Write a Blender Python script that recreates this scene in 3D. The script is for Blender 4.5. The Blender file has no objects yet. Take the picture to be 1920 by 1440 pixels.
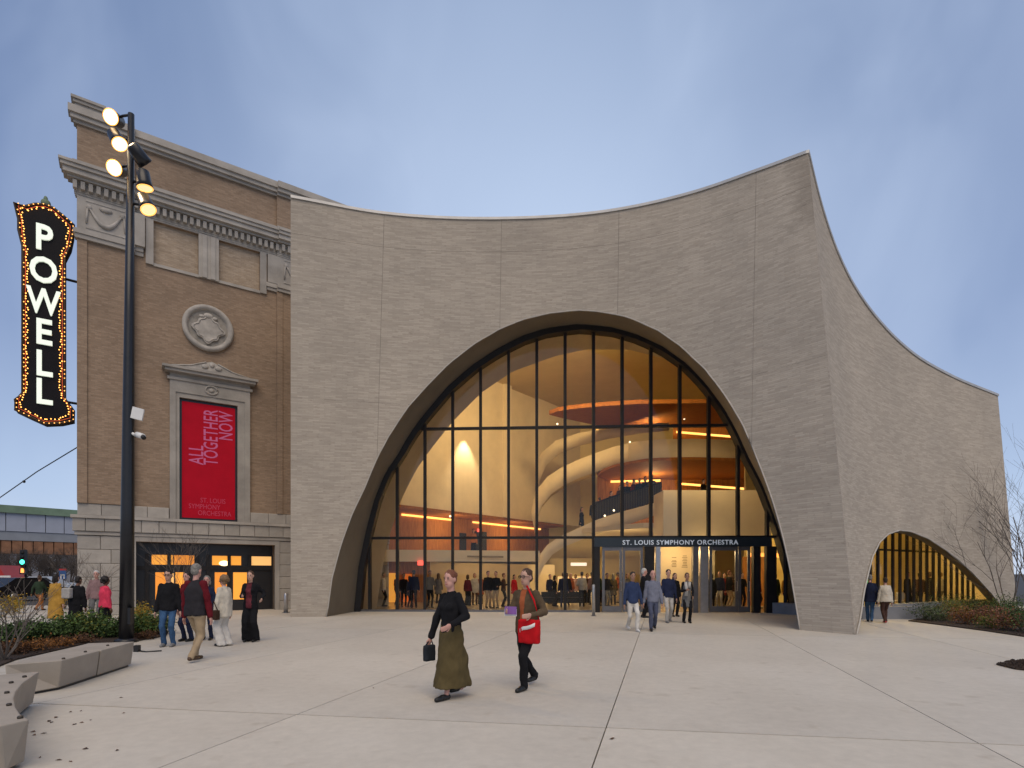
import bpy, math, random
import numpy as np
from mathutils import Vector, Matrix, noise as mnoise

random.seed(7)
scene = bpy.context.scene
COL = scene.collection
R = math.radians

# ------------------------------------------------------------------ camera, sky, sun, exposure
EYE, FOC, CX, HY = 1.68, 1060.0, 960.0, 1076.0          # eye height (m) and the lens, estimated from image coordinates
cam = bpy.data.cameras.new('camera')
cam.lens = FOC / 1920 * 36
cam.sensor_width = 36
cam.shift_y = (HY - 720) / 1920
cam.clip_end = 6000
co = bpy.data.objects.new('camera', cam)
COL.objects.link(co)
co.location = (0, 0, EYE)
co.rotation_euler = (R(90), 0, 0)
scene.camera = co

world = bpy.data.worlds.new('World')
scene.world = world
world.use_nodes = True
wn, wl = world.node_tree.nodes, world.node_tree.links
wn.clear()


def wmath(op, a, b=None, clamp=False):
    n = wn.new('ShaderNodeMath'); n.operation = op; n.use_clamp = clamp
    for i, v in enumerate((a, b)):
        if v is None: continue
        if isinstance(v, (int, float)): n.inputs[i].default_value = v
        else: wl.new(v, n.inputs[i])
    return n.outputs[0]


def wmix(fac, a, b):
    n = wn.new('ShaderNodeMix'); n.data_type = 'RGBA'
    if isinstance(fac, (int, float)): n.inputs[0].default_value = fac
    else: wl.new(fac, n.inputs[0])
    for s, v in ((6, a), (7, b)):
        if isinstance(v, tuple): n.inputs[s].default_value = (*v, 1)
        else: wl.new(v, n.inputs[s])
    return n.outputs[2]


tc = wn.new('ShaderNodeTexCoord')
sep = wn.new('ShaderNodeSeparateXYZ'); wl.new(tc.outputs['Generated'], sep.inputs[0])
el = wn.new('ShaderNodeValToRGB')
cr = el.color_ramp
cr.elements[0].position = 0.0; cr.elements[0].color = (.60, .68, .84, 1)
cr.elements[1].position = 1.0; cr.elements[1].color = (.20, .29, .47, 1)
for p, c in ((.12, (.41, .53, .75)), (.32, (.180, .262, .475)), (.62, (.120, .19, .375))):
    e = cr.elements.new(p); e.color = (*c, 1)
wl.new(sep.outputs['Z'], el.inputs[0])
# the thin bright part of the overcast, over the hall
dotn = wn.new('ShaderNodeVectorMath'); dotn.operation = 'DOT_PRODUCT'
gd = Vector((math.sin(R(3)) * math.cos(R(24)), math.cos(R(3)) * math.cos(R(24)), math.sin(R(24))))
wl.new(tc.outputs['Generated'], dotn.inputs[0]); dotn.inputs[1].default_value = gd
ang = wmath('ARCCOSINE', dotn.outputs['Value'])
g2 = wmath('POWER', wmath('DIVIDE', ang, R(27)), 2.0)
glow = wmath('POWER', math.e, wmath('MULTIPLY', g2, -1.0))
mp = wn.new('ShaderNodeMapping'); mp.inputs['Scale'].default_value = (2.4, 2.4, 1.0); mp.inputs['Rotation'].default_value = (0, .5, .2)
wl.new(tc.outputs['Generated'], mp.inputs[0])
nz = wn.new('ShaderNodeTexNoise'); nz.inputs['Scale'].default_value = 1.5; nz.inputs['Detail'].default_value = 4; nz.inputs['Roughness'].default_value = .5; nz.inputs['Distortion'].default_value = .6
wl.new(mp.outputs[0], nz.inputs['Vector'])
cl = wn.new('ShaderNodeMapRange'); cl.inputs[1].default_value = .36; cl.inputs[2].default_value = .72
cl.interpolation_type = 'SMOOTHSTEP'
wl.new(nz.outputs['Fac'], cl.inputs[0])
deck = wmix(wmath('MULTIPLY', glow, .86), el.outputs[0], (.615, .745, .965))
deck = wmix(wmath('MULTIPLY', cl.outputs[0], .40), deck, (.55, .66, .87))
sky = wn.new('ShaderNodeTexSky'); sky.sky_type = 'NISHITA'; sky.sun_disc = False
sky.sun_elevation = R(52); sky.sun_rotation = R(171)
skb = wn.new('ShaderNodeVectorMath'); skb.operation = 'SCALE'; skb.inputs['Scale'].default_value = .10
wl.new(sky.outputs[0], skb.inputs[0])
full = wmix(.12, deck, skb.outputs[0])
bg = wn.new('ShaderNodeBackground'); bg.inputs['Strength'].default_value = 1.0
wl.new(full, bg.inputs[0])
wo = wn.new('ShaderNodeOutputWorld'); wl.new(bg.outputs[0], wo.inputs[0])

sun = bpy.data.lights.new('sun', 'SUN')
sun.energy = 1.75
sun.angle = R(50)
sun.color = (1.0, .82, .60)
so = bpy.data.objects.new('sun', sun); COL.objects.link(so)
so.rotation_euler = Vector((-.10, .61, -.78)).to_track_quat('-Z', 'Y').to_euler()

scene.view_settings.view_transform = 'Standard'
scene.view_settings.look = 'None'
scene.view_settings.exposure = 0.10
scene.view_settings.gamma = 1.0
scene.view_settings.use_curve_mapping = False
try:
    scene.cycles.use_denoising = True
    scene.cycles.max_bounces = 7
    scene.cycles.diffuse_bounces = 4
    scene.cycles.transparent_max_bounces = 12
    scene.cycles.sample_clamp_indirect = 4.0
except Exception:
    pass

# ------------------------------------------------------------------ helpers placing image pixels at estimated depths


def P(px, py, d):
    """The world point at estimated depth d from the camera that projects to image pixel (px, py)."""
    return Vector(((px - CX) * d / FOC, d, EYE + (HY - py) * d / FOC))


def ground(px, py, z=0.0):
    d = (EYE - z) * FOC / (py - HY)
    return Vector(((px - CX) * d / FOC, d, z))


# ------------------------------------------------------------------ mesh building helpers
class MB:
    def __init__(self):
        self.v, self.f, self.m, self.uv, self.sm = [], [], [], [], []

    def add(self, verts, faces, mi=0, smooth=False, uvs=None):
        b = len(self.v)
        self.v += [tuple(x) for x in verts]
        for k, f in enumerate(faces):
            self.f.append([b + i for i in f]); self.m.append(mi); self.sm.append(smooth)
            self.uv.append([uvs[i] for i in f] if uvs is not None else None)
        return self

    def box(self, c, s, rz=0.0, mi=0, M=None, bevel=0.0):
        sx, sy, sz = (x / 2 for x in s)
        vs = [Vector((x, y, z)) for z in (-sz, sz) for x, y in ((-sx, -sy), (sx, -sy), (sx, sy), (-sx, sy))]
        rot = Matrix.Rotation(rz, 4, 'Z') if rz else None
        out = []
        for v in vs:
            if rot: v = rot @ v
            v = v + Vector(c)
            if M is not None: v = M @ v
            out.append(v)
        self.add(out, [(3, 2, 1, 0), (4, 5, 6, 7), (0, 1, 5, 4), (1, 2, 6, 5), (2, 3, 7, 6), (3, 0, 4, 7)], mi)
        return self

    def span(self, a, b, mi=0):
        a, b = Vector(a), Vector(b)
        return self.box((a + b) / 2, [abs(x) for x in (b - a)], mi=mi)

    def prism(self, pts, ext, mi=0):
        """a flat polygon (3-D points) pushed along ext"""
        pts = [Vector(p) for p in pts]; ext = Vector(ext); n = len(pts)
        vs = pts + [p + ext for p in pts]
        fs = [tuple(range(n - 1, -1, -1)), tuple(range(n, 2 * n))]
        fs += [(i, (i + 1) % n, n + (i + 1) % n, n + i) for i in range(n)]
        return self.add(vs, fs, mi)

    def loft(self, rings, mi=0, smooth=True, close=False, caps=False):
        n = len(rings[0]); vs = [v for r in rings for v in r]; fs = []
        for i in range(len(rings) - 1):
            for j in range(n if close else n - 1):
                k = (j + 1) % n
                fs.append((i * n + j, i * n + k, (i + 1) * n + k, (i + 1) * n + j))
        if caps:
            fs.append(tuple(range(n - 1, -1, -1))); fs.append(tuple((len(rings) - 1) * n + j for j in range(n)))
        return self.add(vs, fs, mi, smooth)

    def tube(self, pts, rad, seg=8, mi=0, caps=True, smooth=True):
        pts = [Vector(p) for p in pts]
        if isinstance(rad, (int, float)): rad = [rad] * len(pts)
        rings = []
        for i, p in enumerate(pts):
            t = (pts[min(i + 1, len(pts) - 1)] - pts[max(i - 1, 0)]).normalized()
            up = Vector((0, 0, 1)) if abs(t.z) < .9 else Vector((0, 1, 0))
            a = t.cross(up).normalized(); b = t.cross(a).normalized()
            rings.append([p + (a * math.cos(2 * math.pi * j / seg) + b * math.sin(2 * math.pi * j / seg)) * rad[i] for j in range(seg)])
        return self.loft(rings, mi, smooth, True, caps)

    def capsule(self, p0, r0, p1, r1, seg=10, mi=0):
        p0, p1 = Vector(p0), Vector(p1); t = p1 - p0
        if t.length < 1e-6: t = Vector((0, 0, 1e-4)); p1 = p0 + t
        t.normalize()
        pts, rad = [], []
        for a in (-80, -50, -20): pts.append(p0 + t * (r0 * math.sin(R(a)))); rad.append(r0 * math.cos(R(a)))
        for a in (20, 50, 80): pts.append(p1 + t * (r1 * math.sin(R(a)))); rad.append(r1 * math.cos(R(a)))
        up = Vector((0, 0, 1)) if abs(t.z) < .9 else Vector((0, 1, 0))
        A = t.cross(up).normalized(); B = t.cross(A).normalized()
        rings = [[p + (A * math.cos(2 * math.pi * j / seg) + B * math.sin(2 * math.pi * j / seg)) * r for j in range(seg)] for p, r in zip(pts, rad)]
        return self.loft(rings, mi, True, True, True)

    def ell(self, c, r, seg=12, rings=8, mi=0, M=None):
        out = []
        for i in range(rings + 1):
            a = -math.pi / 2 + math.pi * i / rings; a = max(min(a, R(88)), R(-88))
            ring = []
            for j in range(seg):
                v = Vector((r[0] * math.cos(a) * math.cos(2 * math.pi * j / seg), r[1] * math.cos(a) * math.sin(2 * math.pi * j / seg), r[2] * math.sin(a)))
                if M is not None: v = M @ v
                ring.append(v + Vector(c))
            out.append(ring)
        return self.loft(out, mi, True, True, True)

    def oval_loft(self, secs, seg=16, mi=0):
        """secs: (centre, rx, ry) stacked upwards"""
        rings = [[Vector(c) + Vector((rx * math.cos(2 * math.pi * j / seg), ry * math.sin(2 * math.pi * j / seg), 0)) for j in range(seg)] for c, rx, ry in secs]
        return self.loft(rings, mi, True, True, True)

    def mesh(self, name):
        me = bpy.data.meshes.new(name)
        me.from_pydata(self.v, [], self.f)
        if any(self.m): me.polygons.foreach_set('material_index', self.m)
        me.polygons.foreach_set('use_smooth', self.sm)
        if any(u is not None for u in self.uv):
            l = me.uv_layers.new(name='UVMap'); k = 0
            for u, f in zip(self.uv, self.f):
                for i in range(len(f)):
                    l.data[k].uv = u[i] if u is not None else (0, 0); k += 1
        me.update()
        return me


def wm(o):
    m = o.matrix_parent_inverse @ o.matrix_basis if o.parent else o.matrix_basis
    return wm(o.parent) @ m if o.parent else m.copy()


def put(name, data, mats=None, parent=None, world=False):
    """link data as ONE object; world=True: its coordinates are world coordinates although it has a parent"""
    if isinstance(data, MB): data = data.mesh(name)
    o = bpy.data.objects.new(name, data)
    COL.objects.link(o)
    if mats is not None and not data.materials:
        for m in (mats if isinstance(mats, (list, tuple)) else [mats]): data.materials.append(m)
    if parent is not None:
        o.parent = parent
        if world: o.matrix_parent_inverse = wm(parent).inverted()
    return o


def tag(o, label=None, cat=None, group=None, kind=None):
    for k, v in (('label', label), ('category', cat), ('group', group), ('kind', kind)):
        if v: o[k] = v
    return o


def thing(name, label, cat, loc=(0, 0, 0), rz=0.0, group=None):
    o = bpy.data.objects.new(name, None)
    o.empty_display_size = .3
    COL.objects.link(o)
    o.location = loc; o.rotation_euler = (0, 0, rz)
    return tag(o, label, cat, group)


def kids(o):
    return [c for c in COL.objects if c.parent == o]


# ------------------------------------------------------------------ materials
MATS = {}


def nodes_of(name):
    m = bpy.data.materials.new(name); m.use_nodes = True
    nt = m.node_tree; b = nt.nodes['Principled BSDF']
    return m, nt, b


def ramp(nt, src, stops):
    r = nt.nodes.new('ShaderNodeValToRGB'); e = r.color_ramp.elements
    e[0].position, e[0].color = stops[0][0], (*stops[0][1], 1)
    e[1].position, e[1].color = stops[-1][0], (*stops[-1][1], 1)
    for p, c in stops[1:-1]:
        x = e.new(p); x.color = (*c, 1)
    nt.links.new(src, r.inputs[0])
    return r.outputs[0]


def noise_node(nt, scale, detail=4, rough=.55, vec=None, stretch=None, coord='Object'):
    if vec is None:
        t = nt.nodes.new('ShaderNodeTexCoord'); vec = t.outputs[coord]
    if stretch:
        mpn = nt.nodes.new('ShaderNodeMapping'); mpn.inputs['Scale'].default_value = stretch
        nt.links.new(vec, mpn.inputs[0]); vec = mpn.outputs[0]
    n = nt.nodes.new('ShaderNodeTexNoise'); n.inputs['Scale'].default_value = scale
    n.inputs['Detail'].default_value = detail; n.inputs['Roughness'].default_value = rough
    nt.links.new(vec, n.inputs['Vector'])
    return n.outputs['Fac']


def mixc(nt, fac, a, b, mode='MIX'):
    n = nt.nodes.new('ShaderNodeMix'); n.data_type = 'RGBA'; n.blend_type = mode
    for s, v in ((0, fac), (6, a), (7, b)):
        if isinstance(v, (int, float)): n.inputs[s].default_value = v
        elif isinstance(v, tuple): n.inputs[s].default_value = (*v, 1)
        else: nt.links.new(v, n.inputs[s])
    return n.outputs[2]


def bump(nt, b, h, strength=.3, dist=.01):
    n = nt.nodes.new('ShaderNodeBump'); n.inputs['Strength'].default_value = strength; n.inputs['Distance'].default_value = dist
    nt.links.new(h, n.inputs['Height']); nt.links.new(n.outputs[0], b.inputs['Normal'])


def mat(name, col, rough=.7, var=.25, scale=3.0, metal=0.0, bmp=0.0, bscale=None, island=0.0, objrand=0.0, spec=.4, stretch=None):
    """a plain painted / cloth / stone material with grain: colour varies by noise, optionally by leaf or by object"""
    if name in MATS: return MATS[name]
    m, nt, b = nodes_of(name)
    nfac = noise_node(nt, scale, 5, .6, stretch=stretch)
    lo = tuple(c * (1 - var) for c in col); hi = tuple(min(c * (1 + var), 1) for c in col)
    c = ramp(nt, nfac, [(.3, lo), (.7, hi)])
    if island:
        g = nt.nodes.new('ShaderNodeNewGeometry')
        k = ramp(nt, g.outputs['Random Per Island'], [(0, (1 - island,) * 3), (1, (1 + island, 1 + island, 1 + island * .6))])
        c = mixc(nt, 1.0, c, k, 'MULTIPLY')
    if objrand:
        g = nt.nodes.new('ShaderNodeObjectInfo')
        k = ramp(nt, g.outputs['Random'], [(0, (1 - objrand,) * 3), (1, (1 + objrand, 1 + objrand * .95, 1 + objrand * .85))])
        c = mixc(nt, 1.0, c, k, 'MULTIPLY')
    nt.links.new(c, b.inputs['Base Color'])
    b.inputs['Roughness'].default_value = rough; b.inputs['Metallic'].default_value = metal
    b.inputs['Specular IOR Level'].default_value = spec
    if bmp: bump(nt, b, noise_node(nt, bscale or scale * 8, 3), bmp, .02)
    MATS[name] = m
    return m


def emit(name, col, strength):
    if name in MATS: return MATS[name]
    m, nt, b = nodes_of(name)
    b.inputs['Base Color'].default_value = (*col, 1)
    b.inputs['Emission Color'].default_value = (*col, 1)
    b.inputs['Emission Strength'].default_value = strength
    MATS[name] = m
    return m


def glass(name, tint=(.93, .95, .94), refl=1.0):
    m = bpy.data.materials.new(name); m.use_nodes = True
    nt = m.node_tree; nt.nodes.clear()
    tr = nt.nodes.new('ShaderNodeBsdfTransparent'); tr.inputs[0].default_value = (*tint, 1)
    gl = nt.nodes.new('ShaderNodeBsdfGlossy'); gl.inputs['Roughness'].default_value = .02; gl.inputs[0].default_value = (1, 1, 1, 1)
    fr = nt.nodes.new('ShaderNodeFresnel'); fr.inputs[0].default_value = 1.5
    mu = nt.nodes.new('ShaderNodeMath'); mu.operation = 'MULTIPLY'; mu.inputs[1].default_value = refl
    nt.links.new(fr.outputs[0], mu.inputs[0])
    mx = nt.nodes.new('ShaderNodeMixShader')
    nt.links.new(mu.outputs[0], mx.inputs[0]); nt.links.new(tr.outputs[0], mx.inputs[1]); nt.links.new(gl.outputs[0], mx.inputs[2])
    o = nt.nodes.new('ShaderNodeOutputMaterial'); nt.links.new(mx.outputs[0], o.inputs[0])
    return m


def brick_mat(name, c1, c2, mortar, bw, bh, ms, uv=True, blotch=.18, streak=.12, bstr=.35, dark_patch=None):
    m, nt, b = nodes_of(name)
    t = nt.nodes.new('ShaderNodeTexCoord')
    if uv: vec = t.outputs['UV']
    else:
        s = nt.nodes.new('ShaderNodeSeparateXYZ'); nt.links.new(t.outputs['Object'], s.inputs[0])
        c = nt.nodes.new('ShaderNodeCombineXYZ'); nt.links.new(s.outputs['X'], c.inputs[0]); nt.links.new(s.outputs['Z'], c.inputs[1])
        vec = c.outputs[0]
    br = nt.nodes.new('ShaderNodeTexBrick')
    br.inputs['Color1'].default_value = (*c1, 1); br.inputs['Color2'].default_value = (*c2, 1); br.inputs['Mortar'].default_value = (*mortar, 1)
    br.inputs['Scale'].default_value = 1; br.inputs['Mortar Size'].default_value = ms; br.inputs['Mortar Smooth'].default_value = .3
    br.inputs['Brick Width'].default_value = bw; br.inputs['Row Height'].default_value = bh; br.inputs['Bias'].default_value = -.1
    br.offset = .43; br.squash = 1.0
    nt.links.new(vec, br.inputs['Vector'])
    c = br.outputs['Color']
    f1 = noise_node(nt, .35, 5, .6, vec)
    c = mixc(nt, 1.0, c, ramp(nt, f1, [(.3, (1 - blotch,) * 3), (.7, (1 + blotch, 1 + blotch * .9, 1 + blotch * .75))]), 'MULTIPLY')
    f2 = noise_node(nt, 1.0, 4, .65, vec, stretch=(1.6, 9, 1))
    c = mixc(nt, 1.0, c, ramp(nt, f2, [(.32, (1 - streak,) * 3), (.68, (1 + streak,) * 3)]), 'MULTIPLY')
    f3 = noise_node(nt, 1.0, 3, .7, vec, stretch=(4.5, 17, 1))
    c = mixc(nt, 1.0, c, ramp(nt, f3, [(.30, (.78, .77, .76)), (.44, (1, 1, 1)), (.60, (1.0, 1.0, 1.0)), (.74, (1.10, 1.09, 1.08))]), 'MULTIPLY')
    if dark_patch:  # darkens an oval patch at a set place, edge broken by noise
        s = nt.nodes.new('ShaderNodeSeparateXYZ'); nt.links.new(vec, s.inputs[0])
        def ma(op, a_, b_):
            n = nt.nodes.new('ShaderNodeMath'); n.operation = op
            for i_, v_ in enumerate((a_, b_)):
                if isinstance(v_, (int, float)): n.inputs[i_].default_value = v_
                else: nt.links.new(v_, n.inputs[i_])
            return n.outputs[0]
        du = ma('DIVIDE', ma('SUBTRACT', s.outputs['X'], dark_patch[0]), dark_patch[2]); dv = ma('DIVIDE', ma('SUBTRACT', s.outputs['Y'], dark_patch[1]), dark_patch[3])
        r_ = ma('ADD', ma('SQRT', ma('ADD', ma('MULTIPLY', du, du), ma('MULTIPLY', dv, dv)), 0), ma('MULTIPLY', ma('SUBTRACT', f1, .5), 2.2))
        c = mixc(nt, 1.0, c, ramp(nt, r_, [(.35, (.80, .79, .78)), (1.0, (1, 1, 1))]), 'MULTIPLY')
    nt.links.new(c, b.inputs['Base Color'])
    b.inputs['Roughness'].default_value = .9; b.inputs['Specular IOR Level'].default_value = .2
    h = nt.nodes.new('ShaderNodeMath'); h.operation = 'ADD'
    inv = nt.nodes.new('ShaderNodeMath'); inv.operation = 'SUBTRACT'; inv.inputs[0].default_value = 1; nt.links.new(br.outputs['Fac'], inv.inputs[1])
    nt.links.new(inv.outputs[0], h.inputs[0]); nt.links.new(noise_node(nt, 3, 3, .6, vec, stretch=(2, 12, 1)), h.inputs[1])
    bump(nt, b, h.outputs[0], bstr, .012)
    return m


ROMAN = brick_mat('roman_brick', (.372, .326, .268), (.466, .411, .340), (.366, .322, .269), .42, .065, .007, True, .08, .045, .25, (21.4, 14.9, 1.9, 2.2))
BUFF = brick_mat('buff_brick', (.275, .195, .135), (.35, .255, .18), (.26, .205, .155), .22, .075, .008, False, .14, .06, .2)
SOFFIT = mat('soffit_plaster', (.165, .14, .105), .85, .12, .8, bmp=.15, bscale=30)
LIME = mat('limestone', (.37, .342, .305), .85, .2, 1.1, bmp=.3, bscale=14, objrand=.10)
LIME2 = mat('limestone_relief', (.40, .37, .33), .85, .25, 2.5, bmp=.3, bscale=20)
TRIMM = mat('cut_brick_edge', (.44, .41, .365), .85, .1, 3)
CAPM = mat('zinc_coping', (.50, .49, .47), .45, .1, 2, metal=.3)
DARKM = mat('dark_bronze_metal', (.018, .017, .018), .6, .2, 3, spec=.25)
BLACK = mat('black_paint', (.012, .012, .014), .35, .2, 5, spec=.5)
SILVER = mat('brushed_steel', (.45, .45, .46), .35, .1, 6, metal=.8)
GREYM = mat('grey_anodised_metal', (.15, .15, .16), .4, .12, 4, metal=.5)
PLASTER = mat('warm_plaster', (.68, .58, .42), .85, .05, 1.5)
PLASTER2 = mat('cream_plaster', (.72, .62, .46), .85, .04, 1.5)
CEIL = mat('ceiling_plaster', (.62, .51, .27), .85, .05, 1)
WOOD = mat('warm_wood', (.40, .17, .05), .65, .3, 1.2, stretch=(14, 14, 1.2), spec=.2)
WOODD = mat('dark_wood_soffit', (.30, .115, .028), .75, .25, 1.2, stretch=(3, 14, 1.2), spec=.15)
TERR = mat('terrazzo_floor', (.42, .36, .28), .25, .1, 12)
GLASS = glass('clear_glass', refl=.8)
GLASSD = glass('door_glass', (.85, .87, .86), .9)
LED = emit('led_strip_glow', (1.0, .48, .11), 2.2)
EXITM = emit('exit_sign_red', (1.0, .10, .06), 1.6)
WHITE = mat('white_paint', (.75, .75, .73), .5, .06, 6)
BARK = mat('grey_bark', (.085, .07, .06), .9, .35, 9, bmp=.4)
TWIG = mat('twig_bark', (.13, .11, .095), .9, .3, 9)
MULCH = mat('brown_mulch', (.045, .03, .022), .95, .5, 14, bmp=.9, bscale=40)
BENCHC = mat('cast_concrete', (.36, .315, .26), .8, .10, 2.2, bmp=.15, bscale=40)


def concrete():
    m, nt, b = nodes_of('plaza_concrete')
    t = nt.nodes.new('ShaderNodeTexCoord')
    v = t.outputs['Object']
    c = ramp(nt, noise_node(nt, .35, 6, .62, v), [(.28, (.50, .46, .395)), (.55, (.56, .52, .45)), (.75, (.60, .56, .49))])
    c = mixc(nt, 1.0, c, ramp(nt, noise_node(nt, 7, 5, .7, v), [(.3, (.93,) * 3), (.7, (1.06,) * 3)]), 'MULTIPLY')
    spots = ramp(nt, noise_node(nt, 2.3, 3, .5, v), [(.62, (1, 1, 1)), (.76, (.78, .75, .71))])
    c = mixc(nt, .7, c, mixc(nt, 1.0, c, spots, 'MULTIPLY'))
    fl = ramp(nt, noise_node(nt, 38, 2, .5, v), [(.74, (1, 1, 1)), (.80, (.72, .68, .64))])
    c = mixc(nt, .6, c, mixc(nt, 1.0, c, fl, 'MULTIPLY'))
    oi = nt.nodes.new('ShaderNodeObjectInfo')
    c = mixc(nt, 1.0, c, ramp(nt, oi.outputs['Random'], [(0, (.93, .93, .935)), (1, (1.05, 1.04, 1.02))]), 'MULTIPLY')
    nt.links.new(c, b.inputs['Base Color'])
    b.inputs['Roughness'].default_value = .7; b.inputs['Specular IOR Level'].default_value = .3
    bump(nt, b, noise_node(nt, 60, 3, .6, v, stretch=(1, .25, 1)), .12, .004)
    return m


CONC = concrete()
TEXTS = []


def text(name, body, size, material, o, xd, yd, parent=None, extrude=.01, align='CENTER', bold=0.0, xs=1.0, space=1.0, label=None):
    """flat lettering at o, reading along xd, up along yd; turned into a mesh at the end of the script"""
    cu = bpy.data.curves.new(name, 'FONT'); cu.body = body; cu.size = size; cu.extrude = extrude
    cu.align_x = align; cu.align_y = 'CENTER'; cu.offset = bold; cu.space_character = space; cu.resolution_u = 3
    cu.space_line = .9
    ob = bpy.data.objects.new(name, cu); COL.objects.link(ob)
    xd, yd = Vector(xd).normalized(), Vector(yd).normalized(); zd = xd.cross(yd)
    M = Matrix((xd * xs, yd, zd)).transposed().to_4x4(); M.translation = Vector(o)
    TEXTS.append((ob, M, material, parent, name, label))
    return ob

# ------------------------------------------------------------------ ground, plaza
g = put('ground', MB().add([(-2500, -2500, -.06), (2500, -2500, -.06), (2500, 3500, -.06), (-2500, 3500, -.06)], [(0, 1, 2, 3)]), mat('asphalt', (.055, .055, .058), .9, .2, .5))
tag(g, kind='structure')
JOINT = mat('joint_sealant', (.16, .14, .12), .95, .2, 3)


def clip_poly(poly, a, n):
    """the part of poly on the side of line (a, normal n) where (p - a).n >= 0"""
    out = []
    for i in range(len(poly)):
        p, q = poly[i], poly[(i + 1) % len(poly)]
        dp, dq = (p - a).dot(n), (q - a).dot(n)
        if dp >= 0: out.append(p)
        if dp * dq < 0: out.append(p + (q - p) * (dp / (dp - dq)))
    return out


plaza = put('plaza', MB().add([(-34, -10, -.045), (40, -10, -.045), (40, 30, -.045), (-34, 30, -.045)], [(0, 1, 2, 3)]), JOINT)
tag(plaza, kind='structure')
polys = [[Vector(p) for p in ((-34, -10), (40, -10), (40, 30), (-34, 30))]]
jl = []
for k in range(-8, 11): jl.append((Vector((.69 + k * 3.75, 4.89)), Vector((.254, .967)), .007))
for k in (-2, -1, 0, 1, 2): jl.append((Vector((.88 - k * 1.5, 6.2 + k * 10.4)), Vector((.987, -.158)), .014))
for a, d, GAP in jl:
    n = Vector((-d.y, d.x)); new = []
    for p in polys:
        for s in (1, -1):
            q = clip_poly(p, a + n * (GAP * s), n * s)
            if len(q) > 2: new.append(q)
    polys = new
for p in polys:
    cx = sum((q for q in p), Vector((0, 0))) / len(p)
    mb = MB().prism([(q.x - cx.x, q.y - cx.y, -.04) for q in p] if True else [], (0, 0, .04))
    # arris: a small chamfer reads as the tooled joint edge
    o = put('paving_slab', mb, CONC, plaza)
    o.location = (cx.x, cx.y, 0)

# ------------------------------------------------------------------ the new hall: curved brick shell


def spline(ts, pts):
    """smooth curve through points at parameters ts"""
    ts = np.array(ts, float); pts = np.array(pts, float)
    m = np.gradient(pts, ts, axis=0)

    def f(t):
        i = int(min(max(np.searchsorted(ts, t) - 1, 0), len(ts) - 2))
        h = ts[i + 1] - ts[i]; u = (t - ts[i]) / h
        return ((2 * u**3 - 3 * u**2 + 1) * pts[i] + (u**3 - 2 * u**2 + u) * h * m[i] + (-2 * u**3 + 3 * u**2) * pts[i + 1] + (u**3 - u**2) * h * m[i + 1])
    return f


class Shell:
    """ruled wall between a base curve on the ground and a roof-edge curve, pierced by one arch"""

    def __init__(self, rows, arch, n, back):
        x0, x1 = rows[0][0], rows[-1][0]
        ts = [(r[0] - x0) / (x1 - x0) for r in rows]
        self.t = np.linspace(0, 1, n + 1)
        ft = spline(ts, [P(r[0], r[1], r[2]) for r in rows]); fb = spline(ts, [((r[3] - CX) * r[4] / FOC, r[4], 0) for r in rows])
        self.T = [Vector(ft(t)) for t in self.t]; self.B = [Vector(fb(t)) for t in self.t]
        self.L = [0.0]
        for i in range(n): self.L.append(self.L[-1] + (self.B[i + 1] - self.B[i]).length * .5 + (self.T[i + 1] - self.T[i]).length * .5)
        self.back = Vector(back)
        ax, ay = [a[0] for a in arch], [a[1] for a in arch]
        self.zb = []
        for i in range(n + 1):
            z, inside_any, last = 0.0, False, 0.0
            H = self.T[i].z
            for k in range(0, 700):
                z = H * k / 700
                p = self.at(i, z); q = (CX + FOC * p.x / p.y, HY - FOC * (p.z - EYE) / p.y)
                ins = ax[0] < q[0] < ax[-1] and q[1] > np.interp(q[0], ax, ay)
                if ins: inside_any = True; last = z
                elif inside_any: break
                elif z > .6 and not inside_any: break
            self.zb.append(last if inside_any else 0.0)

    def at(self, i, z):
        return self.B[i] + (self.T[i] - self.B[i]) * (z / self.T[i].z)

    def tidx(self, t): return int(round(t * (len(self.t) - 1)))

    def panel(self, i0, i1, z0, z1, proud, skirt=True):
        """one panel of wall, brick face proud of the backing, bounded below by the arch"""
        mb = MB(); NZ = 6; cols = []
        for i in range(i0, i1 + 1):
            lo = max(z0, self.zb[i]); hi = min(z1, self.T[i].z)
            if hi - lo < .02: cols.append(None); continue
            cols.append([(self.at(i, lo + (hi - lo) * k / NZ) - self.back * proud, (self.L[i], lo + (hi - lo) * k / NZ)) for k in range(NZ + 1)])
        for i in range(len(cols) - 1):
            a, b = cols[i], cols[i + 1]
            if a is None or b is None: continue
            for k in range(NZ):
                q = [a[k], b[k], b[k + 1], a[k + 1]]
                mb.add([x[0] for x in q], [(0, 1, 2, 3)], 0, True, [x[1] for x in q])
            if skirt:
                for k in (0, NZ):
                    q = [a[k], b[k]]; bk = self.back * (proud + .004)
                    mb.add([q[0][0], q[1][0], q[1][0] + bk, q[0][0] + bk], [(0, 1, 2, 3)], 0, False, [q[0][1], q[1][1], q[1][1], q[0][1]])
        if skirt:
            for c in (cols[0], cols[-1]):
                if c is None: continue
                bk = self.back * (proud + .004)
                for k in range(NZ):
                    mb.add([c[k][0], c[k + 1][0], c[k + 1][0] + bk, c[k][0] + bk], [(0, 1, 2, 3)], 0, False, [c[k][1], c[k + 1][1], c[k + 1][1], c[k][1]])
        return mb

    def arch_pts(self):
        idx = [i for i in range(len(self.t)) if self.zb[i] > 0]
        pts = [self.at(i, self.zb[i]) for i in idx]
        a, b = self.B[idx[0] - 1].copy(), self.B[min(idx[-1] + 1, len(self.B) - 1)].copy()
        return [a] + pts + [b]


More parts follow.
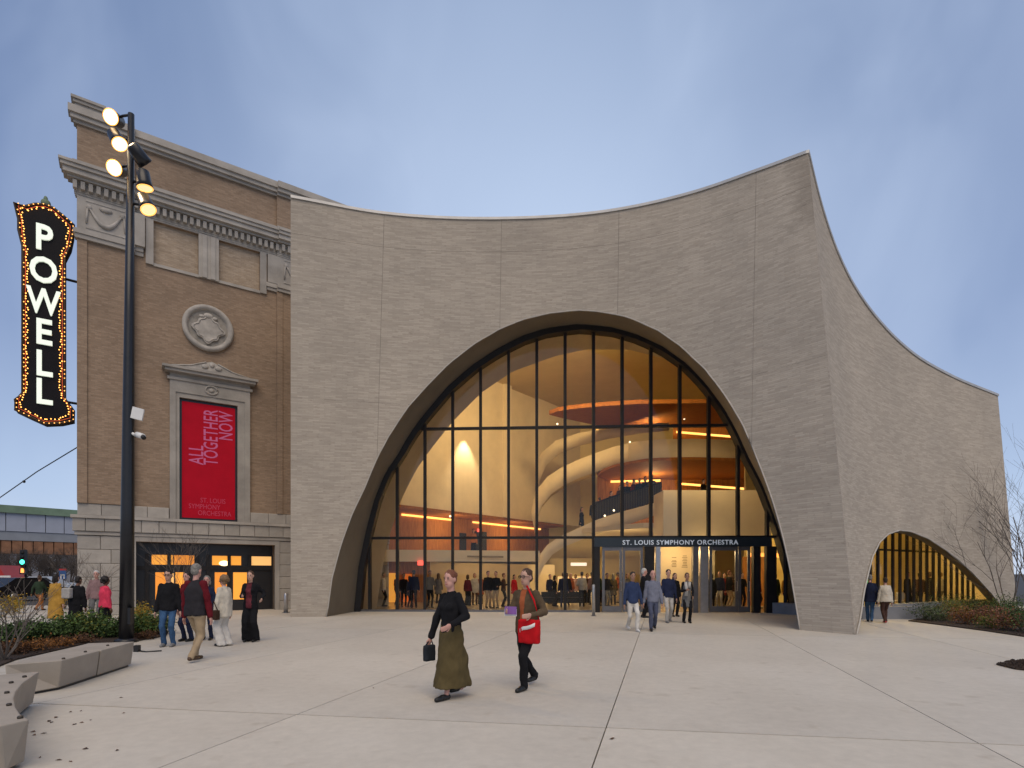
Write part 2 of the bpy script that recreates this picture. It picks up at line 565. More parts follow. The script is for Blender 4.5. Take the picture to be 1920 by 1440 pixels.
def resample(pts, n):
    pts = [Vector(p) for p in pts]; L = [0]
    for i in range(len(pts) - 1): L.append(L[-1] + (pts[i + 1] - pts[i]).length)
    A = np.array(pts)
    return [Vector([np.interp(s, L, A[:, k]) for k in range(3)]) for s in np.linspace(0, L[-1], n)]


annex = thing('concert_hall', 'curved pale brick concert hall with a tall arched glass front', 'building', (1.5, 24, 0))


def part(name, mb, m, parent=annex): return put(name, mb, m, parent, True)


FRONT = [(545, 370, 22.0, 545, 22.0), (720, 401, 23.0, 698, 22.35), (940, 411, 23.3, 928, 23.2), (1160, 394, 22.7, 1150, 22.6),
         (1300, 362, 21.7, 1286, 20.7), (1417, 322, 20.58, 1402, 18.45), (1515, 286, 19.64, 1603, 15.6)]
ARCH = [(612, 1160), (617, 1130), (622, 1088), (640, 1020), (660, 965), (683, 917), (706, 862), (729, 818), (765, 763), (802, 722), (843, 681), (889, 645), (935, 618), (981, 599),
        (1027, 588), (1084, 582), (1129, 585), (1175, 594), (1232, 619), (1278, 651), (1324, 695), (1358, 740), (1392, 795), (1417, 855), (1438, 910), (1450, 944), (1468, 1008), (1482, 1075), (1493, 1143), (1496, 1195)]
front = Shell(FRONT, ARCH, 260, (0, 1, 0))
SIDE = [(1515, 286, 19.64, 1603, 15.6), (1535, 369, 20.15, 1620, 16.5), (1559, 446, 20.75, 1637, 17.3), (1587, 512, 21.4, 1656, 18.0), (1618, 564, 22.15, 1677, 18.8), (1656, 612, 23.0, 1705, 19.7),
        (1708, 661, 24.2, 1750, 21.1), (1778, 703, 25.8, 1815, 22.9), (1871, 742, 27.5, 1908, 24.8)]
ARCH2 = [(1604, 1195), (1606, 1180), (1611, 1160), (1618, 1110), (1626, 1075), (1634, 1044), (1648, 1016), (1664, 1001), (1685, 994), (1705, 996), (1738, 1009), (1770, 1030), (1800, 1053), (1835, 1088), (1870, 1128), (1890, 1156), (1893, 1165)]
side = Shell(SIDE, ARCH2, 200, (-.45, .89, 0))

core = MB(); core.m = core.m
for sh, z0 in ((front, 0), (side, 0)):
    mb = sh.panel(0, len(sh.t) - 1, 0, 99, -.02, False)
    core.add(mb.v, mb.f, 0, True)
part('wall_core', core, JOINT)
tj = [0.0] + [(x - 545) / 970 for x in (720, 940, 1160, 1417)] + [1.0]
zj = [0, 8.55, 14.95, 99]
for a, b in zip(tj[:-1], tj[1:]):
    i0 = front.tidx(a); i1 = front.tidx(b)
    for z0, z1 in zip(zj[:-1], zj[1:]):
        if a == tj[2] and z0 == 0: continue
        gap = .004
        mb = front.panel(i0, i1, z0 + (gap if z0 else 0), z1 - gap if z1 < 50 else z1, .0, True)
        # narrow the panel by half a joint on each side
        if mb.f:
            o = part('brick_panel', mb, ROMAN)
tj2 = [0.0, 1.0]
for a, b in zip(tj2[:-1], tj2[1:]):
    for z0, z1 in ((0, 99),):
        mb = side.panel(side.tidx(a), side.tidx(b), z0 + (.008 if z0 else 0), z1 - .008 if z1 < 50 else z1, 0, True)
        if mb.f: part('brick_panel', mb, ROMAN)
# upright movement joints: recessed strip edges between the panels
for sh, tt in ((front, tj[1:-1]), (side, tj2[1:-1])):
    for t in tt:
        i = sh.tidx(t); lo = sh.zb[i]
        pts = [sh.at(i, lo + (sh.T[i].z - lo) * k / 10) - sh.back * .003 for k in range(11)]
        part('expansion_joint', MB().loft([[p + Vector((-.008, 0, 0)), p + Vector((.008, 0, 0))] for p in pts]), mat('brick_joint', (.22, .195, .165), .95, .2, 3))

# coping along the roof edge
top = front.T + side.T[1:]
rings = []
for i, p in enumerate(top):
    a = top[max(i - 1, 0)]; b = top[min(i + 1, len(top) - 1)]
    t = (b - a); t.z = 0; t.normalize(); nrm = Vector((t.y, -t.x, 0))
    if i == 260: nrm = Vector((.5, -.86, 0)).normalized()
    rings.append([p + nrm * .05 + Vector((0, 0, -.03)), p + nrm * .05 + Vector((0, 0, .075)), p - nrm * .45 + Vector((0, 0, .075)), p - nrm * .45 + Vector((0, 0, -.03))])
part('coping', MB().loft(rings, 0, False, True, True), CAPM)
# roof, back and end walls close the volume
rf = MB(); sc_ = top[::10] + [top[-1]]
rf.loft([[p + Vector((0, .2, -.25)), Vector((p.x * 1.25 + (4 if p.x > 9.5 else 0), 52, p.z - .3))] for p in sc_], 0, False)
part('roof', rf, CAPM)
bw = MB(); e = side.T[-1]; eb = side.B[-1]
bw.add([e, eb, eb + Vector((7, 26, 0)), Vector((e.x * 1.25 + 4, 52, e.z - .3))], [(0, 1, 2, 3)])
l0, lb = front.T[0], front.B[0]
bw.add([l0, lb, lb + Vector((-2, 30, 0)), Vector((l0.x * 1.25, 52, l0.z - .3))], [(0, 1, 2, 3)])
bw.add([(-12, 51.9, 0), (42, 51.9, 0), (42, 51.9, 18), (-12, 51.9, 18)], [(0, 1, 2, 3)])
part('rear_wall', bw, PLASTER)

# ------------------------------------------------------------------ arched glass front


def G(px, py, off=0.0):
    q = (px - CX) / FOC; d = 25.0 / (1 + .05 * q) + off
    return Vector((q * d, d, EYE + (HY - py) * d / FOC))


def Gx(x, z, off=0.0): return Vector((x, 25.0 - .05 * x + off, z))


INNER = [(668, 1149), (676, 1063), (690, 995), (706, 933), (726, 910 - 24), (747, 858), (770, 818), (793, 786), (843, 727), (889, 688), (935, 658), (981, 635), (1027, 620), (1084, 613), (1106, 614), (1152, 619), (1197, 632), (1243, 653),
         (1289, 685), (1324, 722), (1358, 768), (1381, 809), (1404, 860), (1430, 910), (1449, 960), (1466, 1010), (1480, 1060), (1491, 1110), (1498, 1149)]
inner = [G(*p) for p in INNER]; inner[0].z = 0; inner[-1].z = 0
outer = front.arch_pts()
NS = 90
ro, ri = resample(outer, NS), resample(inner, NS)
sof = MB().loft([[a - Vector((0, .02, 0)), a.lerp(b, .5), b] for a, b in zip(ro, ri)], 0, True)
part('arch_soffit', sof, SOFFIT)
part('arch_trim', MB().tube([p - Vector((0, .035, 0)) for p in ro], .026, 6), TRIMM)
# the soffit lining goes on behind the glass
lin = [(706, 1145), (715, 1075), (726, 1017), (752, 937), (781, 880), (807, 843), (848, 791), (903, 736), (960, 697), (1040, 668), (1100, 655), (1180, 656), (1262, 676), (1345, 740), (1400, 830), (1450, 950), (1482, 1060), (1490, 1147)]
lin = [P(x, y, 27.4) for x, y in lin]; lin[0].z = 0; lin[-1].z = 0
rl = resample(lin, NS)
part('arch_lining', MB().loft([[a + Vector((0, .3, 0)), b] for a, b in zip(ri, rl)], 0, True), mat('lining_plaster', (.42, .375, .31), .85, .08, 1))

ix = np.array([p.x for p in inner]); iz = np.array([p.z for p in inner])
arch_z = lambda x: float(np.interp(x, ix, iz)) if ix[0] < x < ix[-1] else 0.0
# frame following the arch
fr = MB(); rr = resample(inner, 70); rings = []
for i, p in enumerate(rr):
    t = (rr[min(i + 1, 69)] - rr[max(i - 1, 0)]).normalized(); nin = Vector((t.z, 0, -t.x))
    rings.append([p + Vector((0, .2, 0)), p + Vector((0, -.34, 0)), p + nin * .24 + Vector((0, -.30, 0)), p + nin * .24 + Vector((0, .2, 0))])
fr.loft(rings, 0, False, True, True)
gw = part('glass_wall', fr, DARKM)
mx = [-5.12 + 1.2425 * i for i in range(-1, 15)]
Z1, Z2 = 3.28, 8.13
DOOR0, DOOR1 = G(1113, 1010).x, G(1443, 1010).x
for x in mx:
    h = arch_z(x)
    if h < .4: continue
    lo = 3.2 if DOOR0 + .3 < x < DOOR1 - .2 else 0
    if h - lo > .2: put('mullion', MB().span(Gx(x - .062, lo, -.10), Gx(x + .062, h, .12)), DARKM, gw, True)
xs_in = [x for x in np.linspace(-8, 13, 400)]
for z in (Z1, Z2):
    xs = [x for x in xs_in if arch_z(x) > z]
    for a, b in zip([-99] + mx, mx + [99]):
        u, w = max(a, xs[0]) + .063, min(b, xs[-1]) - .063
        if w - u > .1:
            m_ = MB(); m_.prism([Gx(u, z - .055, -.07), Gx(w, z - .055, -.07), Gx(w, z - .055, .08), Gx(u, z - .055, .08)], (0, 0, .11))
            put('transom', m_, DARKM, gw, True)
for a, b in zip([ix[0]] + mx, mx + [ix[-1]]):
    a, b = max(a, ix[0]) + .03, min(b, ix[-1]) - .03
    if b - a < .05: continue
    for z0, z1 in ((.08, Z1 - .05), (Z1 + .05, Z2 - .05), (Z2 + .05, 99)):
        if z0 < 1 and a > DOOR0 - .3 and b < DOOR1 + .2: continue
        pm = MB(); n = 8
        for k in range(n):
            u, w = a + (b - a) * k / n, a + (b - a) * (k + 1) / n
            hu, hw = min(arch_z(u), z1), min(arch_z(w), z1)
            if max(hu, hw) <= z0: continue
            pm.add([Gx(u, z0), Gx(w, z0), Gx(w, max(hw, z0)), Gx(u, max(hu, z0))], [(0, 1, 2, 3)])
        if pm.f: put('glass_pane', pm, GLASS, gw, True)
put('sill', MB().prism([Gx(ix[0], 0, -.14), Gx(DOOR0 - .1, 0, -.14), Gx(DOOR0 - .1, 0, .12), Gx(ix[0], 0, .12)], (0, 0, .09)), GREYM, gw, True)

# entrance: fascia with lettering, glazed door leaves
fas = part('sign_fascia', MB().prism([Gx(DOOR0, 2.86, -.22), Gx(DOOR1, 2.86, -.22), Gx(DOOR1, 2.86, -.02), Gx(DOOR0, 2.86, -.02)], (0, 0, .40)), mat('blue_black_metal', (.022, .032, .042), .4, .1, 3))
text('lettering', 'ST. LOUIS SYMPHONY ORCHESTRA', .28, emit('fascia_letters', (.55, .60, .66), .25), Gx(G(1272, 1016).x, 3.03, -.235), (1, -.05, 0), (0, 0, 1), fas, .012, 'CENTER', .004, 1.0, 1.13)


def leaf_door(pa, pb, name='entrance_door', off=-.12, top=2.86, kick=.28, w=.11):
    a, b = G(pa, 1010).x, G(pb, 1010).x
    m_ = MB()
    for u, v, z0, z1 in ((a, a + w, 0.02, top), (b - w, b, 0.02, top), (a + w, b - w, top - .17, top), (a + w, b - w, 0.02, kick)):
        m_.prism([Gx(u, z0, off - .04), Gx(v, z0, off - .04), Gx(v, z0, off + .04), Gx(u, z0, off + .04)], (0, 0, z1 - z0))
    d = part(name, m_, GREYM)
    put('glass_pane', MB().add([Gx(a + w, kick, off), Gx(b - w, kick, off), Gx(b - w, top - .17, off), Gx(a + w, top - .17, off)], [(0, 1, 2, 3)]), GLASSD, d, True)
    hx = b - w / 2
    put('handle', MB().tube([Gx(hx, .95, off - .05), Gx(hx, .95, off - .12), Gx(hx, 1.35, off - .12), Gx(hx, 1.35, off - .05)], .016, 6), SILVER, d, True)
    return d


leaf_door(1128, 1165); leaf_door(1166, 1204)
leaf_door(1328, 1381); leaf_door(1382, 1404)
for px, wd, m_ in ((1118, .26, DARKM), (1216, .42, DARKM), (1232, .20, SILVER), (1302, .22, GREYM), (1318, .34, SILVER), (1416, .3, DARKM), (1443, .42, DARKM)):
    x = G(px, 1010).x
    part('door_post', MB().prism([Gx(x - wd / 2, 0, -.2), Gx(x + wd / 2, 0, -.2), Gx(x + wd / 2, 0, .05), Gx(x - wd / 2, 0, .05)], (0, 0, 2.86)), m_)
part('glass_pane', MB().add([Gx(G(1418, 0).x, .1, -.05), Gx(G(1440, 0).x, .1, -.05), Gx(G(1440, 0).x, 2.86, -.05), Gx(G(1418, 0).x, 2.86, -.05)], [(0, 1, 2, 3)]), GLASSD)

# ------------------------------------------------------------------ right arch: reveal and finned glazing
o2 = side.arch_pts()
r2 = resample(o2, 70)
part('arch_trim', MB().tube([p + Vector((.012, -.03, 0)) for p in r2], .026, 6), TRIMM)
part('arch_soffit', MB().loft([[p + Vector((.012, -.02, 0)), p + Vector((.10, .32, -.02)), p + Vector((.18, .62, -.04))] for p in r2], 0, True), SOFFIT)
GL2 = [Vector((11.55, 24.35, 0)), Vector((12.95, 21.7, 0)), Vector((22.6, 27.6, 0))]


def along(pts, s):
    for a, b in zip(pts[:-1], pts[1:]):
        l = (b - a).length
        if s <= l: return a + (b - a) * (s / l), (b - a).normalized()
        s -= l
    return pts[-1].copy(), (pts[-1] - pts[-2]).normalized()


TOT = sum((b - a).length for a, b in zip(GL2[:-1], GL2[1:]))
fw = part('finned_glazing', MB().loft([[p + Vector((0, 0, z)) for p in GL2] for z in (2.62, 2.70)], 0, False), DARKM)
s = .25
while s < TOT:
    p, d = along(GL2, s); n = Vector((d.y, -d.x, 0))
    a = p - d * .045
    put('fin', MB().prism([a - n * .02, a + d * .13 - n * .02, a + d * .13 + n * .06, a + n * .06], (0, 0, 5.2)), DARKM, fw, True)
    q, d2 = along(GL2, min(s + .59, TOT))
    put('glass_pane', MB().add([p + d * .05 + Vector((0, 0, .45)), q - d * .05 + Vector((0, 0, .45)), q - d * .05 + Vector((0, 0, 5.2)), p + d * .05 + Vector((0, 0, 5.2))], [(0, 1, 2, 3)]), GLASS, fw, True)
    s += .60
m_ = MB()
for a, b in zip(GL2[:-1], GL2[1:]):
    d = (b - a).normalized(); n = Vector((d.y, -d.x, 0))
    m_.prism([a - n * .1, b - n * .1, b + n * .5, a + n * .5], (0, 0, .45))
part('sill_wall', m_, mat('blue_grey_stone', (.20, .21, .235), .6, .12, 2))
seat = put('low_wall', MB().prism([(12.95, 20.9, 0), (15.7, 21.05, 0), (15.7, 21.45, 0), (12.95, 21.3, 0)], (0, 0, .46)), mat('blue_grey_stone', (0, 0, 0)))
tag(seat, 'low blue-grey stone wall under the small side arch', 'wall')

# ------------------------------------------------------------------ lobby
lf = put('lobby_floor', MB().add([tuple(inner[0] + Vector((0, .1, .012))), tuple(inner[-1] + Vector((0, .1, .012))), (12.9, 21.8, .012), (22.5, 27.6, .012), (30, 50, .012), (-12, 50, .012), (-10, 27, .012)], [(0, 1, 2, 3, 4, 5, 6)]), TERR)
tag(lf, kind='structure')
A0, D0, N0 = Vector((-5.94, 30.0, 0)), Vector((.622, .783, 0)), Vector((-.783, .622, 0))


def BW(s, off, z): return A0 + D0 * s + N0 * off + Vector((0, 0, z))


def bwall(name, s0, s1, off, z0, z1, m, th=.2):
    return part(name, MB().prism([BW(s0, off, z0), BW(s1, off, z0), BW(s1, off + th, z0), BW(s0, off + th, z0)], (0, 0, z1 - z0)), m)


bwall('plaster_wall', -4, 8.6, 0, 5.36, 14.2, PLASTER)
bwall('plaster_wall', 8.6, 9.2, -.25, 5.36, 14.2, PLASTER2, .5)
bwall('plaster_wall', 9.2, 12.4, .15, 5.36, 14.2, PLASTER)
bwall('plaster_wall', 12.4, 20, -.1, 5.36, 14.2, PLASTER2)
part('wood_soffit', MB().prism([BW(-4, -.05, 5.2), BW(16, -.05, 5.2), BW(16, 4, 5.2), BW(-4, 4, 5.2)], (0, 0, .15)), WOODD)
bwall('wood_wall', -4, 20, 1.8, 2.9, 5.2, WOOD)
for s0, s1 in ((1.6, 5.6), (7.6, 15.2)):
    bwall('led_strip', s0, s1, 1.68, 5.02, 5.12, LED, .08)
for s0, s1, z in ((6.4, 7.0, 4.3), (7.7, 9.0, 4.5)):
    bwall('wall_recess', s0, s1, 1.74, 2.95, z, DARKM, .05)
bwall('exit_sign', 7.95, 8.35, 1.6, 4.45, 4.65, EXITM, .06)
hd = part('header_band', MB().prism([P(690, 1053, 29) , P(1012, 1053, 32.6), P(1012, 1053, 33), P(690, 1053, 29.4)], (0, 0, .62)), PLASTER2)
put('text_line', MB().prism([P(876, 1045, 30.8), P(944, 1046, 31.6), P(944, 1046, 31.63), P(876, 1045, 30.83)], (0, 0, .10)), mat('grey_print', (.30, .24, .17), .8, .1, 4), hd, True)
part('mezzanine_floor', MB().prism([P(690, 1034, 29.2), P(1012, 1038, 32.9), BW(16, 1.8, 2.86), BW(-4, 1.8, 2.86)], (0, 0, .05)), PLASTER)
part('wood_wall', MB().prism([P(690, 1150, 33.5), P(806, 1150, 33.5), P(806, 1150, 33.7), P(690, 1150, 33.7)], (0, 0, 3.2)), WOOD)
part('lit_niche', MB().prism([P(722, 1138, 33.4), P(748, 1138, 33.4), P(748, 1138, 33.48), P(722, 1138, 33.48)], (0, 0, 2.0)), emit('amber_niche', (1.0, .42, .06), .55))
part('lit_niche', MB().prism([P(756, 1130, 33.4), P(772, 1130, 33.4), P(772, 1130, 33.48), P(756, 1130, 33.48)], (0, 0, 1.7)), emit('orange_niche', (.9, .2, .03), .4))
part('exit_sign', MB().prism([P(783, 1060, 29.8), P(795, 1060, 29.8), P(795, 1060, 29.9), P(783, 1060, 29.9)], (0, 0, .24)), EXITM)
part('plaster_wall', MB().prism([P(806, 1145, 35), P(1040, 1145, 37), P(1040, 1145, 37.2), P(806, 1145, 35.2)], (0, 0, 3.0)), PLASTER)
part('plaster_wall', MB().prism([P(1030, 1140, 41), P(1262, 1140, 41), P(1262, 1140, 41.2), P(1030, 1140, 41.2)], (0, 0, 3.6)), CEIL)
part('lit_counter', MB().prism([P(1046, 1125, 40.8), P(1120, 1125, 40.8), P(1120, 1125, 40.9), P(1046, 1125, 40.9)], (0, 0, 1.7)), emit('counter_glow', (1.0, .70, .34), .6))  # glowing slab: lamplight on the wall behind the counter put into emission
cs = part('counter_sign', MB().prism([P(1070, 1061, 39), P(1100, 1061, 39), P(1100, 1061, 39.05), P(1070, 1061, 39.05)], (0, 0, .22)), emit('sign_white', (1.0, .9, .78), .75))
part('ceiling', MB().prism([(-8.4, 25.4, 14.0), (13, 25.0, 14.0), (24, 33, 14.0), (24, 50, 14.0), (-9.5, 50, 14.0)], (0, 0, .2)), CEIL)
part('rear_lobby_wall', MB().span((1.5, 44, 0), (26, 44.2, 14)), CEIL)


def zplate(name, z, near, far, m, th=.14):
    pts = []
    for x, y in near + far[::-1]:
        d = (z - EYE) * FOC / (HY - y); pts.append(Vector(((x - CX) * d / FOC, d, z)))
    part(name, MB().prism(pts, (0, 0, th)), m)
    return pts[:len(near)]


def ribbon(name, lo, hi, m, th=.14):
    r = []
    for a, b in zip(lo, hi):
        r.append([a, b, b + Vector((0, th, 0)), a + Vector((0, th, 0))])
    return part(name, MB().loft(r, 0, True, True, True), m)


n1 = zplate('wood_soffit', 11.0, [(1030, 777), (1046, 771), (1072, 767), (1100, 764), (1150, 760), (1200, 757), (1300, 756), (1450, 757)], [(1031, 778), (1050, 783), (1078, 789), (1105, 795), (1135, 800), (1190, 802), (1260, 802), (1450, 802)], WOODD)
ribbon('balustrade', [p + Vector((0, 0, .02)) for p in n1], [p + Vector((0, .1, .26)) for p in n1], WOODD)
part('wood_wall', MB().prism([P(1262, 846, 37.2), P(1470, 846, 37.2), P(1470, 846, 37.4), P(1262, 846, 37.4)], (0, 0, 1.55)), WOOD)
part('led_strip', MB().prism([P(1268, 812, 37.0), P(1400, 823, 36), P(1400, 823, 36.1), P(1268, 812, 37.1)], (0, 0, .14)), LED)
part('led_strip', MB().prism([P(1118, 808, 37.0), P(1255, 806, 36), P(1255, 806, 36.1), P(1118, 808, 37.1)], (0, 0, .10)), LED)
n2 = zplate('wood_soffit', 7.6, [(1120, 892), (1132, 883), (1152, 876), (1180, 870), (1210, 865), (1240, 863), (1300, 862), (1470, 866)], [(1123, 894), (1130, 897), (1140, 900), (1170, 902), (1200, 904), (1240, 906), (1300, 910), (1470, 920)], WOODD)
ribbon('balustrade', [p + Vector((0, 0, .02)) for p in n2[3:]], [p + Vector((0, .05, 1.1)) for p in n2[3:]], PLASTER)
part('wood_wall', MB().prism([P(1120, 990, 35.5), P(1480, 990, 35.5), P(1480, 990, 35.7), P(1120, 990, 35.7)], (0, 0, 3.25)), WOOD)
part('led_strip', MB().prism([P(1145, 905, 35.2), P(1238, 903, 34.6), P(1238, 903, 34.7), P(1145, 905, 35.3)], (0, 0, .13)), LED)
part('led_strip', MB().prism([P(1275, 909, 34.8), P(1440, 922, 33), P(1440, 922, 33.1), P(1275, 909, 34.9)], (0, 0, .13)), LED)
part('bulkhead', MB().span((7.12, 26.6, 3.45), (12.2, 28.4, 5.62)), PLASTER2)
part('upper_floor', MB().prism([(6.6, 28.42, 4.0), (14, 28.42, 4.0), (15, 36, 4.0), (3.4, 36, 4.0), (4.0, 32, 4.0)], (0, 0, .25)), PLASTER)
# sweeping stair: two ribbons and their undersides
lo1 = [(1006, 1112, 33.4), (1010, 1085, 33.3), (1020, 1060, 33.1), (1036, 1040, 32.8), (1060, 1024, 32.5), (1088, 1013, 32.2), (1115, 1004, 31.9), (1150, 992, 31.4), (1190, 979, 30.8), (1244, 961, 30)]
hi1 = [(1000, 1085, 33.4), (1003, 1062, 33.3), (1012, 1040, 33.1), (1026, 1022, 32.8), (1046, 1008, 32.5), (1078, 993, 32.2), (1115, 976, 31.9), (1150, 964, 31.4), (1190, 953, 30.8), (1244, 938, 30)]
L1_, H1_ = [P(*p) for p in lo1], [P(*p) for p in hi1]
ribbon('stair_balustrade', L1_, H1_, PLASTER2)
part('stair_soffit', MB().loft([[p + Vector((0, .14, .03)), p + Vector((.1, 2.2, .10))] for p in L1_], 0, True), PLASTER)
dgd = part('dark_guard', MB().tube([p + Vector((0, .4, 1.02)) for p in H1_[6:]], .04, 6), DARKM)
hh = resample([p + Vector((0, .4, 0)) for p in H1_[6:]], 42)
for p in hh: put('baluster', MB().tube([p, p + Vector((0, 0, 1.0))], .022, 4), DARKM, dgd, True)
put('guard_glass', MB().loft([[p + Vector((0, .03, .05)), p + Vector((0, .03, .98))] for p in hh], 0, True), mat('smoked_panel', (.13, .10, .062), .8, .1, 2, spec=.1), dgd, True)
lo2 = [(1003, 1000, 36.6), (1006, 975, 36.4), (1016, 948, 36), (1034, 926, 35.5), (1058, 909, 35), (1088, 895, 34.3), (1115, 886, 33.6), (1150, 874, 32.6), (1190, 865, 31.4), (1232, 860, 30)]
hi2 = [(996, 960, 36.6), (1000, 938, 36.4), (1009, 915, 36), (1026, 894, 35.5), (1050, 878, 35), (1084, 862, 34.3), (1115, 850, 33.6), (1150, 838, 32.6), (1190, 828, 31.4), (1232, 824, 30)]
L2_, H2_ = [P(*p) for p in lo2], [P(*p) for p in hi2]
ribbon('stair_balustrade', L2_, H2_, PLASTER)
part('stair_soffit', MB().loft([[p + Vector((0, .14, .03)), p + Vector((.1, 2.4, .12))] for p in L2_], 0, True), CEIL)
lo3 = [(1010, 905, 38), (1024, 872, 38), (1050, 850, 37.6), (1090, 834, 37), (1140, 822, 36), (1200, 812, 34.5), (1255, 806, 33)]
hi3 = [(1004, 870, 38), (1016, 848, 38), (1042, 826, 37.6), (1084, 812, 37), (1136, 803, 36), (1198, 797, 34.5), (1255, 792, 33)]
ribbon('stair_balustrade', [P(*p) for p in lo3], [P(*p) for p in hi3], PLASTER)
# vestibule donor wall with columns of print
vw = part('donor_wall', MB().prism([P(1238, 1146, 28.2), P(1330, 1146, 28.2), P(1330, 1146, 28.4), P(1238, 1146, 28.4)], (0, 0, 3.2)), PLASTER2)
PRN = mat('grey_print', (0, 0, 0))
for cx_, rows in ((1265, (1046, 1052, 1054, 1057, 1060, 1063)), (1285, (1043, 1046, 1049, 1052, 1055, 1058, 1061, 1064))):
    for y in rows:
        w = random.uniform(4.5, 7.5)
        put('text_line', MB().prism([P(cx_ - w, y, 28.18), P(cx_ + w * .6, y, 28.18), P(cx_ + w * .6, y, 28.2), P(cx_ - w, y, 28.2)], (0, 0, .035)), PRN, vw, True)
part('wood_wall', MB().prism([P(1392, 1148, 29.5), P(1452, 1148, 29.5), P(1452, 1148, 29.7), P(1392, 1148, 29.7)], (0, 0, 2.9)), WOOD)
part('lobby_column', MB().span((9.1, 29.4, 0), (9.45, 29.75, 3.45)), GREYM)
part('lobby_column', MB().span((10.3, 29.4, 0), (10.55, 29.65, 3.45)), mat('grey_plaster', (.35, .32, .27), .8, .1, 2))
# side wing
part('wing_wall', MB().prism([(12.6, 30.5, 0), (27, 36.5, 0), (27, 36.7, 0), (12.6, 30.7, 0)], (0, 0, 8)), CEIL)
part('wing_ceiling', MB().prism([(11.8, 24.6, 5.3), (13.2, 22.0, 5.3), (23, 28, 5.3), (27, 36.4, 5.3), (12.6, 30.4, 5.3)], (0, 0, .1)), CEIL)
part('led_strip', MB().prism([(12.4, 29.6, 2.55), (17.2, 30.2, 2.55), (17.2, 30.3, 2.55), (12.4, 29.7, 2.55)], (0, 0, .22)), emit('amber_cove', (1.0, .38, .08), 1.6))
part('yellow_panel', MB().prism([(15.2, 29.2, .6), (18.0, 29.9, .6), (18.0, 30.0, .6), (15.2, 29.3, .6)], (0, 0, 1.3)), emit('yellow_panel', (.55, .50, .05), .5))
part('green_panel', MB().prism([(18.3, 29.9, .6), (19.1, 30.1, .6), (19.1, 30.2, .6), (18.3, 30.0, .6)], (0, 0, 1.3)), emit('green_panel', (.10, .55, .22), .45))

# lobby lamps, and lights added to brighten the rooms
WARM = (1.0, .67, .29)


def lamp(kind, loc, watts, aim=None, size=.12, angle=70, col=WARM):
    l = bpy.data.lights.new('lobby_lamp', kind); l.energy = watts; l.color = col; l.shadow_soft_size = size
    o = bpy.data.objects.new('lobby_lamp', l); COL.objects.link(o); o.location = loc
    if kind == 'SPOT':
        l.spot_size = R(angle); l.spot_blend = .6
        o.rotation_euler = (Vector(aim) - Vector(loc)).to_track_quat('-Z', 'Y').to_euler()
    return o


def added_fill(loc, size, watts, aim, col=WARM):
    l = bpy.data.lights.new('lobby_wash', 'AREA'); l.shape = 'RECTANGLE'; l.size, l.size_y = size; l.energy = watts; l.color = col
    o = bpy.data.objects.new('lobby_wash', l); COL.objects.link(o); o.location = loc
    o.rotation_euler = (Vector(aim) - Vector(loc)).to_track_quat('-Z', 'Y').to_euler()


# hidden area lights added to fill the lobby and bulkhead, and small downlights on each level
added_fill((2.2, 25.9, 13.55), (9.0, .5), 1250, (3.0, 34, 5.0))
added_fill((9.0, 25.4, 7.0), (4.5, .3), 70, (9.6, 29, 4.5))
lamp('POINT', BW(4.5, .5, 4.3), 55); lamp('POINT', BW(10.5, .5, 4.3), 65)  # points added to brighten the mezzanine's wood wall
w_ = BW(4.9, -.55, 10.4); lamp('SPOT', w_, 900, w_ + Vector((.05, .15, -5)), .05, 72, (1, .74, .42))
lamp('POINT', BW(5, -2.2, 2.15), 45); lamp('POINT', (-1.5, 32, 2.2), 70); lamp('POINT', (2.5, 34.5, 2.4), 90)
lamp('POINT', (8.5, 34.5, 10.3), 110); lamp('POINT', (8.4, 33.5, 6.9), 120); lamp('POINT', (3.5, 33.5, 2.4), 70)
lamp('POINT', (9.0, 26.0, 2.6), 40); lamp('POINT', (7.9, 26.9, 2.7), 75); lamp('POINT', (6.0, 30.0, 2.6), 60); lamp('POINT', (10.0, 28.2, 2.8), 60)
lamp('POINT', (15.0, 26.6, 4.9), 330, col=(1, .70, .24)); lamp('POINT', (19.5, 29.4, 4.9), 360, col=(1, .70, .24)); lamp('POINT', (13.4, 25.5, 4.9), 110)  # points added to brighten the side wing
# small bright downlights seen against the stair
for x, y, d in ((1150, 845, 33.8), (1181, 829, 33), (1151, 957, 31.2), (1134, 967, 31.4), (1263, 837, 36), (1045, 795, 33.5), (1127, 770, 33), (1160, 776, 33.5), (1240, 782, 34), (1283, 785, 34), (1330, 785, 34), (844, 968, 34)):
    part('downlight', MB().ell(P(x, y, d), (.06, .06, .06), 8, 6), emit('downlight_glow', (1.0, .82, .55), 2.0 if y in (845, 829, 957, 967) else .8))

# ------------------------------------------------------------------ the old hall: buff brick and limestone (local x along the wall, y into the building)
OA = math.atan2(.5606, .828)
OLD0 = Vector((-17.27, 22.46, 0))
old = thing('old_hall', 'old buff brick theatre with limestone cornice, medallion and red banner window', 'building', OLD0, OA)
OM = Matrix.Translation(OLD0) @ Matrix.Rotation(OA, 4, 'Z')


def opart(name, mb, m, parent=None): return put(name, mb, m, parent or old)


